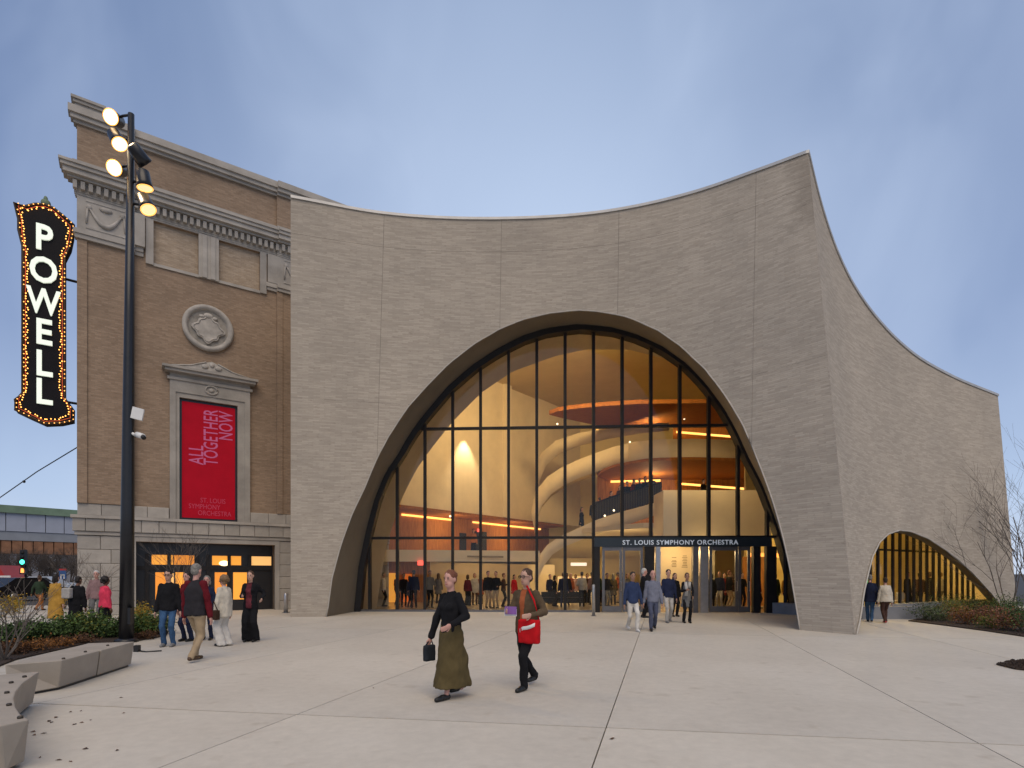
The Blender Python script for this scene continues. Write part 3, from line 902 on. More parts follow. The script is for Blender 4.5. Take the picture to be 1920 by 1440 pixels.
SW = 13.0                    # length of wall that is built
b = MB()                     # brick wall with the door opening and two recesses left out
def wallgrid(b, xs, zs, holes, y, th):
    for i in range(len(xs) - 1):
        for k in range(len(zs) - 1):
            cx, cz = (xs[i] + xs[i + 1]) / 2, (zs[k] + zs[k + 1]) / 2
            if any(h[0] < cx < h[1] and h[2] < cz < h[3] for h in holes): continue
            b.span((xs[i], y, zs[k]), (xs[i + 1], y + th, zs[k + 1]))
holes = [(1.94, 7.37, 0, 3.03), (2.56, 4.22, 14.8, 16.6), (5.02, 6.72, 14.8, 16.6), (3.5, 5.78, 4.0, 9.3)]
wallgrid(b, [0.0, 1.94, 2.56, 3.5, 4.22, 5.02, 5.78, 6.72, 7.37, SW], [0, 3.03, 4.0, 9.3, 14.8, 16.6, 18.3, 20.0], holes, 0, .45)
opart('brick_wall', b, BUFF)
opart('side_wall', MB().span((.1, .45, 0), (.5, 22, 19.9)).span((SW - .4, .45, 0), (SW, 22, 19.9)), BUFF)
opart('roof', MB().span((.5, .45, 19.2), (SW - .4, 22, 19.4)), CAPM)
# corner pavilions stand a little proud
opart('corner_pavilion', MB().span((0, -.22, 4.5), (.32, -.002, 14.93)).span((.32, -.16, 4.5), (1.85, -.002, 14.93)).span((1.62, -.22, 4.5), (1.88, -.162, 14.93)), BUFF)
opart('corner_pavilion', MB().span((7.45, -.16, 4.5), (7.7, -.002, 14.93)).span((7.7, -.12, 4.5), (SW, -.002, 14.93)), BUFF)
opart('corner_pavilion', MB().span((0.0, -.2, 17.98), (1.9, -.002, 19.42)), BUFF); opart('corner_pavilion', MB().span((7.45, -.14, 17.98), (SW, -.002, 19.42)), BUFF)
for x0, x1 in ((2.56, 4.22), (5.02, 6.72)):
    opart('recessed_panel', MB().span((x0, .12, 14.8), (x1, .3, 16.6)), brick_mat('pale_buff_brick', (.36, .28, .20), (.45, .36, .27), (.34, .28, .22), .22, .075, .008, False, .14, .14))
    opart('panel_sill', MB().span((x0 - .05, -.06, 14.68), (x1 + .05, .12, 14.8)), LIME)
for x0, x1 in ((2.28, 2.555), (4.225, 5.015), (6.725, 7.0)):
    m_ = MB().span((x0, -.10, 14.70), (x1, .0, 16.60))
    if x1 - x0 > .5: m_.span((x0 + .14, -.14, 14.72), (x0 + .32, -.10, 16.58)).span((x1 - .32, -.14, 14.72), (x1 - .14, -.10, 16.58))
    opart('pilaster_strip', m_, LIME)
# entablature, stepped mouldings over both the pavilions and the wall between
def course(name, z0, z1, out, x0=-.0, x1=SW, m=LIME, step=.2):
    mb = MB()
    mb.span((x0 - out * .9, -out, z0), (x1, .001, z1))
    # the moulding breaks forward over the corner pavilion
    if x0 < 1: mb.span((x0 - out * .9, -out - step, z0 + .002), (1.9, -out - .001, z1 - .002))
    if x1 > 8: mb.span((7.45, -out - step * .7, z0 + .002), (x1, -out - .001, z1 - .002))
    return opart(name, mb, m)
course('frieze_band', 16.60, 16.66, .06, step=.14)
course('architrave_moulding', 14.93, 15.10, .08, x1=2.2); course('architrave_moulding', 15.10, 15.28, .13, x1=2.2)
course('architrave_moulding', 14.93, 15.08, .08, 7.1); course('architrave_moulding', 15.08, 15.26, .13, 7.1)
for x0, x1 in ((0.0, 2.25), (7.05, SW)):
    opart('frieze_block', MB().span((x0, -.14 if x0 else -.24, 15.28), (x1, -.0, 16.60)), LIME)
opart('frieze_block', MB().span((2.25, -.05, 16.602), (7.05, .0, 16.79)), LIME)
course('cornice', 17.14, 17.24, .32, step=.14); course('cornice', 17.24, 17.44, .46, step=.14); course('cornice', 17.44, 17.58, .54, step=.14); course('cornice', 17.58, 17.68, .60, step=.14)
course('bed_moulding', 16.66, 16.74, .08, step=.14); course('dentil_backing', 16.74, 17.14, .10, step=.14)
dm = None
for k in range(60):
    x = -.12 + k * .25
    if x > SW - .2: break
    y = -.24 if x < 1.85 else (-.198 if x > 7.45 else -.10)
    if dm is None: dm = MB().span((0, -.18, 16.80), (.135, 0, 17.10)).mesh('dentil')
    o = put('dentil', dm, LIME, old); o.location = (x, y - .002, 0)
course('attic_base', 17.86, 17.98, .16, step=.12); course('attic_base', 17.68, 17.86, .24, step=.12)
course('parapet_moulding', 19.42, 19.55, .12, step=.16); course('parapet_moulding', 19.55, 19.72, .22, step=.16); course('parapet_coping', 19.72, 20.0, .30, step=.16)
opart('parapet_block', MB().span((-.06, -.34, 20.0), (.82, 1.2, 20.16)).span((-.12, -.40, 20.16), (.88, 1.3, 20.28)).span((-.18, -.46, 20.28), (.94, 1.4, 20.38)), LIME)
# carved swags in the frieze panels
for x0 in (.28, 7.75):
    m_ = MB().span((x0, -.262 if x0 < 1 else -.162, 15.40), (x0 + 1.3, -.242 if x0 < 1 else -.142, 15.47)).span((x0, -.262 if x0 < 1 else -.162, 16.46), (x0 + 1.3, -.242 if x0 < 1 else -.142, 16.53))
    y = -.27 if x0 < 1 else -.17
    m_.tube([(x0 + .12 + 1.06 * t / 12, y, 16.22 - .6 * math.sin(math.pi * t / 12)) for t in range(13)], [.03 + .06 * math.sin(math.pi * t / 12) for t in range(13)], 8)
    m_.ell((x0 + .65, y, 16.3), (.22, .07, .10)); m_.ell((x0 + .1, y, 16.24), (.09, .06, .11)); m_.ell((x0 + 1.2, y, 16.24), (.09, .06, .11))
    m_.tube([(x0 + .06, y, 16.2), (x0 + .02, y, 15.6)], .035, 6); m_.tube([(x0 + 1.25, y, 16.2), (x0 + 1.29, y, 15.6)], .035, 6)
    opart('carved_swag', m_, LIME2)
# medallion
md = MB(); rings = []
for r, y in ((1.0, 0), (1.02, -.12), (.96, -.2), (.86, -.2), (.80, -.12), (.77, -.05)):
    rings.append([(4.6 + r * math.cos(a), y - .002, 12.52 + r * math.sin(a)) for a in np.linspace(0, 2 * math.pi, 49)[:-1]])
md.loft(rings, 0, True, True)
med = opart('medallion', md, LIME2)
dm_ = MB().add([(4.6 + .78 * math.cos(a), -.05, 12.52 + .78 * math.sin(a)) for a in np.linspace(0, 2 * math.pi, 49)[:-1]], [tuple(range(48))])
put('disc', dm_, mat('grey_limestone', (.30, .275, .24), .9, .2, 4, bmp=.3), med)
sh = []
for a in np.linspace(0, 2 * math.pi, 49)[:-1]:
    r = .56 + .06 * math.cos(4 * a) + .05 * math.cos(8 * a + .5)
    sh.append((4.6 + r * math.cos(a), -.052, 12.47 + r * math.sin(a) * .98))
m_ = MB().prism(sh, (0, -.10, 0))
m_.tube([(x * .86 + 4.6 * .14, -.155, z * .86 + 12.47 * .14) for x, y, z in sh + sh[:1]], .03, 6)
m_.ell((4.6, -.12, 13.05), (.2, .1, .12)); m_.ell((4.35, -.12, 12.98), (.13, .08, .07)); m_.ell((4.85, -.12, 12.98), (.13, .08, .07))
put('shield', m_, LIME2, med)
# pedimented window with the banner
wf = MB()
for x0, x1, z0, z1, y in ((3.14, 3.36, 3.95, 10.0, -.14), (3.36, 3.5, 3.95, 9.5, -.09), (6.07, 6.29, 3.95, 10.0, -.14), (5.78, 6.07, 3.95, 9.5, -.09), (3.5, 5.78, 9.3, 9.5, -.09), (3.36, 6.07, 9.5, 10.0, -.14)):
    wf.span((x0, y, z0), (x1, .0, z1))
wf.span((3.05, -.2, 10.0), (6.38, 0, 10.12)).span((3.14, -.15, 10.12), (6.29, 0, 10.3)).span((2.95, -.42, 10.3), (6.48, 0, 10.42)).span((2.85, -.5, 10.42), (6.58, 0, 10.52))
win = opart('window_surround', wf, LIME)
pd = MB().prism([(3.0, -.001, 10.52), (6.43, -.001, 10.52), (5.55, -.001, 10.66), (4.95, -.001, 10.92), (4.72, -.001, 11.0), (4.48, -.001, 10.92), (3.9, -.001, 10.66)], (0, -.3, 0))
pd.ell((4.45, -.32, 10.74), (.14, .05, .10)); pd.ell((4.98, -.32, 10.74), (.14, .05, .10)); pd.ell((4.72, -.32, 10.84), (.10, .05, .10))
pd.tube([(3.2, -.31, 10.56), (3.9, -.31, 10.69), (4.5, -.31, 10.94)], .03, 6); pd.tube([(6.23, -.31, 10.56), (5.55, -.31, 10.69), (4.95, -.31, 10.94)], .03, 6)
put('pediment', pd, LIME2, win)
cr_ = MB().tube([(4.72 + .24 * math.cos(a), -.17, 9.78 + .18 * math.sin(a)) for a in np.linspace(0, 2 * math.pi, 17)], .035, 6).ell((4.72, -.17, 9.78), (.1, .06, .09))
put('carved_crest', cr_, LIME2, win)
# banner hangs in the window: a thing of its own
ban = thing('banner', 'tall red banner with pink lettering in the pedimented window', 'banner', OLD0, OA)
put('frame', MB().span((3.5, .06, 4.02), (5.78, .16, 9.28)), BLACK, ban)
put('cloth', MB().span((3.6, .035, 4.13), (5.69, .055, 9.18)), mat('red_banner_cloth', (.46, .004, .020), .75, .08, 1.5, spec=.15), ban)
BT = mat('pink_print', (.60, .13, .30), .6, .03, 4)
ox, oy = OM.to_3x3() @ Vector((1, 0, 0)), Vector((0, 0, 1))
for body, xc, zc, size, xs in (('ALL', 4.17, 7.0, .80, .62), ('TOGETHER', 4.74, 8.98, .80, .585), ('NOW', 5.34, 8.98, .80, .60)):
    text('lettering', body, size, BT, OM @ Vector((xc, .032, zc if body != 'ALL' else 7.33)), (0, 0, 1), -ox, ban, .002, 'RIGHT', .006, xs, 1.05)
BT2 = mat('dull_pink_print', (.56, .05, .11), .6, .03, 4)
text('lettering', 'ST. LOUIS', .30, BT2, OM @ Vector((4.3, .032, 4.92)), ox, oy, ban, .002, 'LEFT', 0, .78)
text('lettering', 'SYMPHONY', .30, BT2, OM @ Vector((3.85, .032, 4.64)), ox, oy, ban, .002, 'LEFT', 0, .78)
text('lettering', 'ORCHESTRA', .30, BT2, OM @ Vector((4.2, .032, 4.36)), ox, oy, ban, .002, 'LEFT', 0, .78)
# stone base: courses of separate blocks
blk = {}


def block(x0, x1, z0, z1, y, name='stone_block', th=.22):
    g_ = .012
    k = (round(x1 - x0, 3), round(z1 - z0, 3))
    if k not in blk:
        w, h = x1 - x0 - g_, z1 - z0 - g_
        c = .018
        mb = MB()
        pts0 = [(0, 0, 0), (w, 0, 0), (w, 0, h), (0, 0, h)]; pts1 = [(c, -c, c), (w - c, -c, c), (w - c, -c, h - c), (c, -c, h - c)]; ptsb = [(0, th, 0), (w, th, 0), (w, th, h), (0, th, h)]
        mb.loft([ptsb, pts0, pts1], 0, False, True); mb.add(pts1, [(0, 1, 2, 3)])
        blk[k] = mb.mesh('stone_block')
    o = put(name, blk[k], LIME, old); o.location = (x0 + g_ / 2, y + .02, z0 + g_ / 2)
    return o


def row(z0, z1, y, w, off, spans):
    for a, b_ in spans:
        x = a - (off % w)
        while x < b_ - .05:
            u, v = max(x, a), min(x + w, b_)
            if v - u > .06: block(u, v, z0, z1, y)
            x += w


row(4.02, 4.5, -.12, .78, 0, [(0, 3.12), (6.3, SW)])
for z0, z1, o_ in ((3.9, 4.02, .26),): opart('string_course', MB().span((-.2, -o_ - .06, z0), (SW, .0, z1)), LIME)
row(3.38, 3.9, -.24, .62, .2, [(-.15, SW)])
opart('bed_course', MB().span((-.08, -.16, 3.24), (SW, .0, 3.37)), LIME)
z = 0.0; k = 0
for h in (.42, .56, .56, .56, .56, .56):
    if z + h > 3.23: h = 3.23 - z
    if h > .1:
        row(z, z + h, -.1, 1.1, .35 if k % 2 else 0, [(0, 1.74), (7.57, SW)])
    z += h; k += 1
opart('door_surround', MB().span((1.74, -.12, 0), (1.94, .3, 3.03)).span((7.37, -.12, 0), (7.57, .3, 3.03)).span((1.74, -.12, 3.03), (7.57, .3, 3.23)), LIME)
# dark glazed entrance
AMB = [emit('amber_light_a', (1.0, .40, .05), .55), emit('amber_light_b', (.95, .33, .04), .42), emit('amber_light_c', (1.0, .55, .18), .6)]
dk = MB().span((1.7, .46, 0), (7.6, .62, 3.2))
ent = opart('dark_entrance', dk, BLACK)
def sx(px):                 # position along the wall of a photo column
    q = (px - CX) / FOC
    return (q * 22.46 + 17.27) / (.828 - q * .5606)
trans = [(285, 326, 0), (328, 366, 1), (400, 455, 0), (474, 513, 2)]
for a, b_, k in trans:
    put('transom_window', MB().span((sx(a), .44, 2.08), (sx(b_), .49, 2.5)), AMB[k], ent)
put('ceiling_lamp', MB().ell((sx(423), .42, 2.16), (.22, .03, .12)), emit('lamp_shade_lit', (1.0, .74, .40), 2.2), ent)
for a, b_, z0, z1, k in ((292, 312, .3, 1.75, 1), (330, 351, .3, 1.75, 0), (405, 428, .3, 1.75, 1), (440, 466, .5, 1.75, 0), (318, 327, .4, 1.7, 2)):
    put('door_pane', MB().span((sx(a), .44, z0), (sx(b_), .49, z1)), AMB[k], ent)
for px in (276, 318, 372, 392, 432, 471, 515):
    put('door_stile', MB().span((sx(px) - .07, .36, 0), (sx(px) + .07, .43, 2.55)), DARKM, ent)
put('door_rail', MB().span((1.95, .37, 1.85), (7.36, .425, 2.02)), DARKM, ent)

# ------------------------------------------------------------------ the blade sign
sg = thing('blade_sign', 'tall black vertical theatre sign with white letters and glowing amber bulbs', 'sign', OLD0, OA)
prof = [(-1.66, 8.6), (-1.88, 8.3), (-1.88, 7.92), (-1.5, 7.74), (-1.0, 7.52), (-.5, 7.62), (-.12, 7.78), (-.12, 8.15), (-.4, 8.6), (-.40, 14.2), (-.22, 14.7), (-.14, 15.2), (-.12, 15.55), (-.42, 15.78), (-.75, 16.0), (-1.02, 16.04), (-1.3, 15.95), (-1.6, 15.75), (-1.9, 15.78), (-1.78, 15.2), (-1.78, 14.8), (-1.66, 14.2)]
put('cabinet', MB().prism([(x, .10, z) for x, z in prof[::-1]], (0, .62, 0)), mat('sign_black_enamel', (.006, .005, .007), .55, .2, 3, spec=.15), sg)
for off, nm in ((.10, 'moulding'),):
    put(nm, MB().tube([(x, off, z) for x, z in prof + prof[:1]], .05, 6), mat('bronze_trim', (.06, .035, .018), .45, .3, 6, metal=.4), sg)
put('finial', MB().ell((-1.0, .3, 16.2), (.16, .12, .16)).ell((-1.0, .3, 16.36), (.07, .07, .12)), mat('verdigris', (.16, .22, .15), .8, .3, 9), sg)
bulbs = MB(); ins = [((x + 1.02) * .80 - 1.02, (z - 11.7) * .965 + 11.7) for x, z in prof]
pr = resample([Vector((x, 0, z)) for x, z in ins + ins[:1]], 175)
for p in pr[:-1]:
    j = random.uniform(-.045, .045)
    bulbs.ell((p.x + j, .055, p.z + random.uniform(-.02, .02)), (.022, .022, .022), 6, 4)
tag(put('light_bulbs', bulbs, emit('amber_bulb', (1.0, .44, .09), 3.6), sg), kind='stuff')
b2 = MB(); pr = resample([Vector((x * .985 - .015, 0, z)) for x, z in prof + prof[:1]], 120)
for p in pr[:-1]:
    if random.random() < .75: b2.ell((p.x * .985, .045, p.z), (.02, .02, .02), 6, 4)
tag(put('light_bulbs', b2, emit('amber_bulb_dim', (1.0, .45, .10), 2.2), sg), kind='stuff')
put('inner_line', MB().tube([((x + 1.02) * .88 - 1.02, .09, (z - 11.7) * .98 + 11.7) for x, z in prof + prof[:1]], .012, 4), emit('neon_red', (.7, .12, .04), .3), sg)
LT = emit('white_letters', (.80, .88, .74), .55)
for ch, z in zip('POWELL', (14.67, 13.41, 12.19, 11.01, 9.79, 8.70)):
    text('letter', ch, 1.36, LT, OM @ Vector((-1.04, .06, z)), ox, oy, sg, .04, 'CENTER', .028, .70 if ch == 'W' else .80)
for z in (13.45, 8.55):
    put('bracket', MB().tube([(-.45, .4, z), (.1, .4, z - .02)], .05, 6), DARKM, sg)
cable = put('cable', MB().tube([OM @ Vector((.02, .1, 6.75)), P(70, 884, 24), P(-60, 975, 26)], .022, 5).ell(P(45, 903, 24.2), (.06, .06, .06)), BLACK)
tag(cable, 'dark stay cable sloping down from the old hall corner', 'cable')

# ------------------------------------------------------------------ lamp pole with spotlights
pp = ground(237, 1204)
LPx = pp.x; LPy = pp.y
pole = thing('lamp_pole', 'tall tapered black pole carrying six round spotlights', 'street lamp', (LPx, LPy, 0))
dx = (246 - CX) * LPy / FOC - LPx
ztop = EYE + (HY - 214) * LPy / FOC
put('pole', MB().tube([(0, 0, 0), (dx * .25, 0, ztop * .25), (dx * .62, 0, ztop * .62), (dx, 0, ztop)], [.165, .145, .108, .07], 16), BLACK, pole)
put('base_collar', MB().tube([(0, 0, 0), (0, 0, .06), (0, 0, .10)], [.26, .26, .18], 16), BLACK, pole)
put('handhole_cover', MB().span((.12, -.14, .45), (.19, -.02, .85)), BLACK, pole)
LIT = emit('lamp_lit', (1.0, .74, .40), 9.0); DIM = emit('lamp_dim', (1.0, .78, .44), .85); HOT = emit('lamp_hot', (1.0, .80, .52), 5.0)


def head(px, py, aim, glow_, side_):
    c = P(px, py, LPy - .05); c = c - Vector((LPx, LPy, 0))
    a = Vector(aim).normalized()
    h = MB().tube([c - a * .34, c - a * .30, c - a * .02, c + a * .08], [.09, .145, .165, .18], 16)
    o = put('spotlight', h, BLACK, pole)
    up = Vector((0, 0, 1)); A = a.cross(up).normalized(); B = a.cross(A)
    put('lens', MB().add([c + a * .085 + (A * math.cos(t) + B * math.sin(t)) * .155 for t in np.linspace(0, 2 * math.pi, 21)[:-1]], [tuple(range(20))]), glow_, o)
    put('rim', MB().tube([c + a * .088 + (A * math.cos(t) + B * math.sin(t)) * .165 for t in np.linspace(0, 2 * math.pi, 21)], .014, 6), emit('lamp_rim', (1.0, .45, .10), 1.4) if glow_ is not BLACK else BLACK, o)  # glowing ring added to imitate the light falling off at the lens edge
    zz = c.z + .12
    px_ = dx * zz / ztop
    put('yoke', MB().tube([(px_, 0, zz), (px_ + (c.x - px_) * .55, .02, zz - .02), tuple(c - a * .15)], .03, 6), BLACK, o)
    return c


head(211, 221, (.10, -.92, -.45), LIT, -1)
head(222, 266, (.55, -.22, -.85), HOT, -1)
head(217, 316, (.16, -.92, -.45), LIT, -1)
head(267, 300, (.35, .75, -.6), BLACK, 1)
head(271, 346, (.10, .10, -1.0), DIM, 1)
head(276, 388, (.45, -.12, -.95), DIM, 1)
for px, py, t in ((211, 221, (3.5, 6, 0)), (217, 316, (-.5, 9.5, 0))):
    l = bpy.data.lights.new('spot_beam', 'SPOT'); l.energy = 420; l.color = (1, .72, .42); l.spot_size = R(60); l.spot_blend = .7; l.shadow_soft_size = .16
    o = bpy.data.objects.new('spot_beam', l); COL.objects.link(o); c = P(px, py, LPy - .35); o.location = c
    o.rotation_euler = (Vector(t) - c).to_track_quat('-Z', 'Y').to_euler()
an = thing('antenna_box', 'small white panel box clamped to the dark pole', 'antenna', (LPx, LPy, 0))
c = P(258, 776, LPy) - Vector((LPx, LPy, 0))
put('panel', MB().box((0, 0, 0), (.24, .12, .28), 0, 0, Matrix.Translation(c) @ Matrix.Rotation(R(12), 4, 'Y') @ Matrix.Rotation(R(25), 4, 'Z')), WHITE, an)
put('bracket', MB().tube([(c.x - .28, 0, c.z + .02), c], .03, 6), GREYM, an)
cm = thing('security_camera', 'white security camera on the dark pole below the panel box', 'camera', (LPx, LPy, 0))
c = P(261, 819, LPy) - Vector((LPx, LPy, 0))
put('arm', MB().tube([(c.x - .32, 0, c.z + .05), (c.x - .14, -.02, c.z + .07), c], .04, 6).box((c.x - .25, 0, c.z), (.10, .12, .22)), WHITE, cm)
put('housing', MB().tube([c + Vector((-.05, 0, .05)), c + Vector((.16, -.1, -.02))], [.075, .07], 10), WHITE, cm)
put('lens', MB().tube([c + Vector((.14, -.09, -.015)), c + Vector((.2, -.12, -.06))], [.06, .05], 10), BLACK, cm)

# ------------------------------------------------------------------ benches
def at_z(px, py, z): return ground(px, py, z)


ZB = .44
bench = thing('stone_bench', 'long low pale concrete bench, kite shaped, beside the planting bed', 'bench', tuple(ground(150, 1290)))
tA, tB, tC, tD = [at_z(x, y, ZB) for x, y in ((8, 1246), (117, 1238), (252, 1203), (165, 1206))]
bA, bB, bC = [ground(x, y) for x, y in ((62, 1303), (110, 1294), (246, 1249))]
bA = Vector((tA.x + .2, tA.y - .16, 0)); bD = Vector((tD.x, tD.y, 0))
tM = tB.lerp(tC, .47); bM = bB.lerp(bC, .47); tN = tD.lerp(tA, .30); bN = Vector((tN.x, tN.y, 0))
gap_ = Vector((.006, .006, 0))


def solid(tops, bots):
    n = len(tops)
    return MB().add(list(tops) + list(bots), [tuple(range(n))] + [tuple(range(2 * n - 1, n - 1, -1))] + [(i, n + i, n + (i + 1) % n, (i + 1) % n) for i in range(n)])


lift = Vector((0, 0, .035))


def worn(o):
    m = o.modifiers.new('edge', 'BEVEL'); m.width = .014; m.segments = 2; m.limit_method = 'ANGLE'


worn(put('concrete_block', solid([tA, tB, tM - gap_, tN], [x + lift for x in (bA, bB, bM - gap_, bN)]), BENCHC, bench, True))
worn(put('concrete_block', solid([tM + gap_, tC, tD, tN + gap_], [x + lift for x in (bM + gap_, bC, bD, bN + gap_)]), BENCHC, bench, True))
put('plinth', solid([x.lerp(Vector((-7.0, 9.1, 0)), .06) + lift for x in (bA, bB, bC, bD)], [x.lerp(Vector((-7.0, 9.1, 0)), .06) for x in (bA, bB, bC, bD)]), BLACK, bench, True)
STUD = mat('dull_bronze_stud', (.07, .06, .05), .5, .2, 9, metal=.6)


def stud(par, px, py):
    c = at_z(px, py, ZB)
    put('stud', MB().tube([c, c + Vector((0, 0, .018)), c + Vector((0, 0, .024))], [.022, .022, .014], 10), STUD, par, True)


for x, y in ((119, 1236), (160, 1223), (202, 1211)): stud(bench, x, y)
bench2 = thing('stone_bench', 'nearest pale concrete bench end with a scooped side and dark studs', 'bench', (-5.5, 5.9, 0))
tp = [(-190, 1272), (0, 1265), (74, 1259), (60, 1268), (42, 1281), (30, 1296), (26, 1308), (29, 1324), (38, 1338), (55, 1349), (0, 1361), (-190, 1385)]
tops = [at_z(x, y, ZB) for x, y in tp]
bots = []
for i, t in enumerate(tops):
    v = Vector((t.x, t.y, 0))
    if 2 <= i <= 9: v += Vector((-.10, .02, 0))
    if i >= 9: v += Vector((-.06, .12, 0))
    bots.append(v + lift)
worn(put('concrete_block', solid(tops, bots), BENCHC, bench2, True))
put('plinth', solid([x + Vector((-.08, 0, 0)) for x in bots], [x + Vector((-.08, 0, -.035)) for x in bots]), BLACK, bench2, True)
for x, y in ((46, 1270), (21, 1281), (13, 1300), (17, 1323), (38, 1347)): stud(bench2, x, y)

# bollards
def bollard(px, py, pytop, label, w=6, m=SILVER):
    p = ground(px, py); h = EYE + (HY - pytop) * p.y / FOC; r = w * p.y / FOC / 2
    t = thing('bollard', label, 'bollard', p)
    put('post', MB().tube([(0, 0, 0), (0, 0, h - .03), (0, 0, h)], [r, r, r * .8], 14), m, t)
    put('base_plate', MB().tube([(0, 0, 0), (0, 0, .015)], r * 1.8, 14), GREYM, t)


bollard(1113, 1155, 1096, 'slim steel bollard in front of the glazed doors', 6)
bollard(536, 1149, 1112, 'short steel bollard beside the old hall at the junction of both buildings', 8)
ub = ground(257, 1222)
bx = thing('floor_outlet', 'small black box on the paving at the bench tip', 'outlet', ub)
put('box', MB().box((0, 0, .07), (.10, .10, .14)), BLACK, bx)
put('cable', MB().tube([(.05, 0, .02), (.25, -.1, .015), (.5, .05, .015)], .015, 5), BLACK, bx)

# ------------------------------------------------------------------ planting


def leafmat(name, col, island=.45): return mat(name, col, .75, .25, 6, island=island, spec=.25)


GREENS = leafmat('leaf_green', (.075, .125, .038)); DARKG = leafmat('leaf_dark_green', (.045, .075, .030)); YEL = leafmat('leaf_yellow', (.36, .22, .03))
ORG = leafmat('leaf_orange_brown', (.20, .085, .025)); PINK = leafmat('leaf_dusty_pink', (.22, .10, .075)); GREYG = leafmat('leaf_grey_green', (.12, .14, .085)); DRY = leafmat('leaf_dry_brown', (.10, .05, .028)); YG = leafmat('leaf_lime', (.17, .17, .035))


def bed(name, pts, z=.03, m=MULCH):
    c = sum((Vector(p) for p in pts), Vector()) / len(pts)
    top = [Vector((p[0], p[1], z)) for p in pts]
    mb = MB()
    # a grid of small clods so that the soil is not a flat sheet
    mb.prism([(p.x, p.y, .004) for p in top], (0, 0, z))
    rnd = random.Random(3)
    xs, ys = [p.x for p in top], [p.y for p in top]
    for k in range(2600):
        q = Vector((rnd.uniform(min(xs), max(xs)), rnd.uniform(min(ys), max(ys))))
        ins = False
        for i in range(len(top)):
            a, b_ = top[i], top[i - 1]
            if (a.y > q.y) != (b_.y > q.y) and q.x < (b_.x - a.x) * (q.y - a.y) / (b_.y - a.y) + a.x: ins = not ins
        if ins:
            r = rnd.uniform(.015, .05); a = rnd.uniform(0, 6.28)
            ca, sa = math.cos(a) * r, math.sin(a) * r
            mb.add([(q.x - ca, q.y - sa, z), (q.x + sa * .5, q.y - ca * .5, z + .002), (q.x + ca, q.y + sa, z), (q.x, q.y, z + r * .8)], [(0, 1, 3), (1, 2, 3), (2, 0, 3)])
    o = put(name, mb, m)
    return tag(o, kind='structure')


bed('planting_bed', [ground(x, y) for x, y in ((-260, 1268), (-20, 1258), (30, 1238), (160, 1208), (250, 1204), (312, 1193), (316, 1184), (240, 1184), (0, 1187), (-300, 1197))])
bed('planting_bed', [ground(x, y) for x, y in ((1703, 1165), (1760, 1172), (1850, 1184), (1930, 1196), (2150, 1235), (2200, 1150), (1990, 1140), (1880, 1146), (1760, 1152))])
bed('planting_bed', [ground(x, y) for x, y in ((1868, 1247), (1900, 1241), (1990, 1238), (2200, 1262), (2000, 1266), (1905, 1256))])


def shrub(p, r, h, m, label, group, n=1000, leaf=.035, seed=1, flat=.9, up=.3, m2=None, twigs=9):
    rnd = random.Random(seed)
    t = thing('shrub', label, 'shrub', p, rnd.uniform(0, 6.28), group)
    tips = []
    st = MB()
    for k in range(twigs):
        a = rnd.uniform(0, 6.28); rr = r * math.sqrt(rnd.uniform(.05, 1)) * .8; hh = h * rnd.uniform(.55, 1.0) * (1 - .35 * (rr / r) ** 2)
        q = Vector((rr * math.cos(a), rr * math.sin(a), hh)); mid = Vector((q.x * .45, q.y * .45, hh * .55))
        st.tube([(0, 0, 0), mid, q], [.012, .008, .003], 4, caps=False)
        tips += [(q, .13), (mid.lerp(q, .5), .16), (mid, .15)]
    lf_ = MB()
    for k in range(n):
        c, sp = rnd.choice(tips)
        q = c + Vector((rnd.gauss(0, r * .30), rnd.gauss(0, r * .30), rnd.gauss(0, h * .16)))
        q.z = max(q.z, .03)
        d = Vector((rnd.gauss(0, 1), rnd.gauss(0, 1), rnd.gauss(up, .8))).normalized()
        w = d.cross(Vector((rnd.gauss(0, 1), rnd.gauss(0, 1), rnd.gauss(0, 1)))).normalized()
        L = leaf * rnd.uniform(.6, 1.4)
        lf_.add([q, q + d * L * .5 + w * L * .28, q + d * L, q + d * L * .5 - w * L * .28], [(0, 1, 2, 3)], 1 if (m2 and rnd.random() < .3) else 0)
    put('foliage', lf_, [m, m2 or m], t); put('stem', st, TWIG, t)
    return t


k = 0
for x, y, r, h, m, m2, lab in (
        (22, 1206, .55, .50, DARKG, GREENS, 'dark low green shrub at the far end of the bed behind the kite shaped bench'),
        (62, 1203, .55, .52, GREENS, DARKG, 'low green shrub behind the middle of the kite shaped bench'),
        (100, 1200, .58, .56, GREENS, DARKG, 'bushy green shrub under the person with the pale backpack'),
        (140, 1198, .55, .52, DARKG, GREENS, 'dense dark green shrub below the black coat'),
        (178, 1197, .62, .66, GREENS, YG, 'tallest light green shrub, just beside the lamp pole'),
        (216, 1196, .50, .52, GREENS, DARKG, 'green shrub hugging the foot of the lamp pole'),
        (266, 1193, .48, .62, GREENS, YG, 'green shrub between the lamp pole and the blue jeans'),
        (294, 1190, .42, .55, GREYG, GREENS, 'grey-green shrub tip at the end of the left bed')):
    k += 1; shrub(ground(x, y), r, h, m, lab, 'green shrubs in the left bed', 2200, .07, k, m2=m2)
for x, y, r, h, m, lab in ((30, 1228, .40, .26, DRY, 'low dry brown plant in front of the leftmost green shrub'), (66, 1222, .42, .28, ORG, 'orange-brown dry plant in mulch behind the long bench'),
                           (106, 1214, .40, .26, ORG, 'rusty low plant in mulch behind the bench middle'), (146, 1208, .38, .24, DRY, 'dark dry plant nearest the back edge of the bench'), (268, 1199, .30, .2, DRY, 'dry brown plant at the right tip of the left bed')):
    k += 1; shrub(ground(x, y), r, h, m, lab, 'dry plants in the left bed', 900, .05, k, m2=DRY)
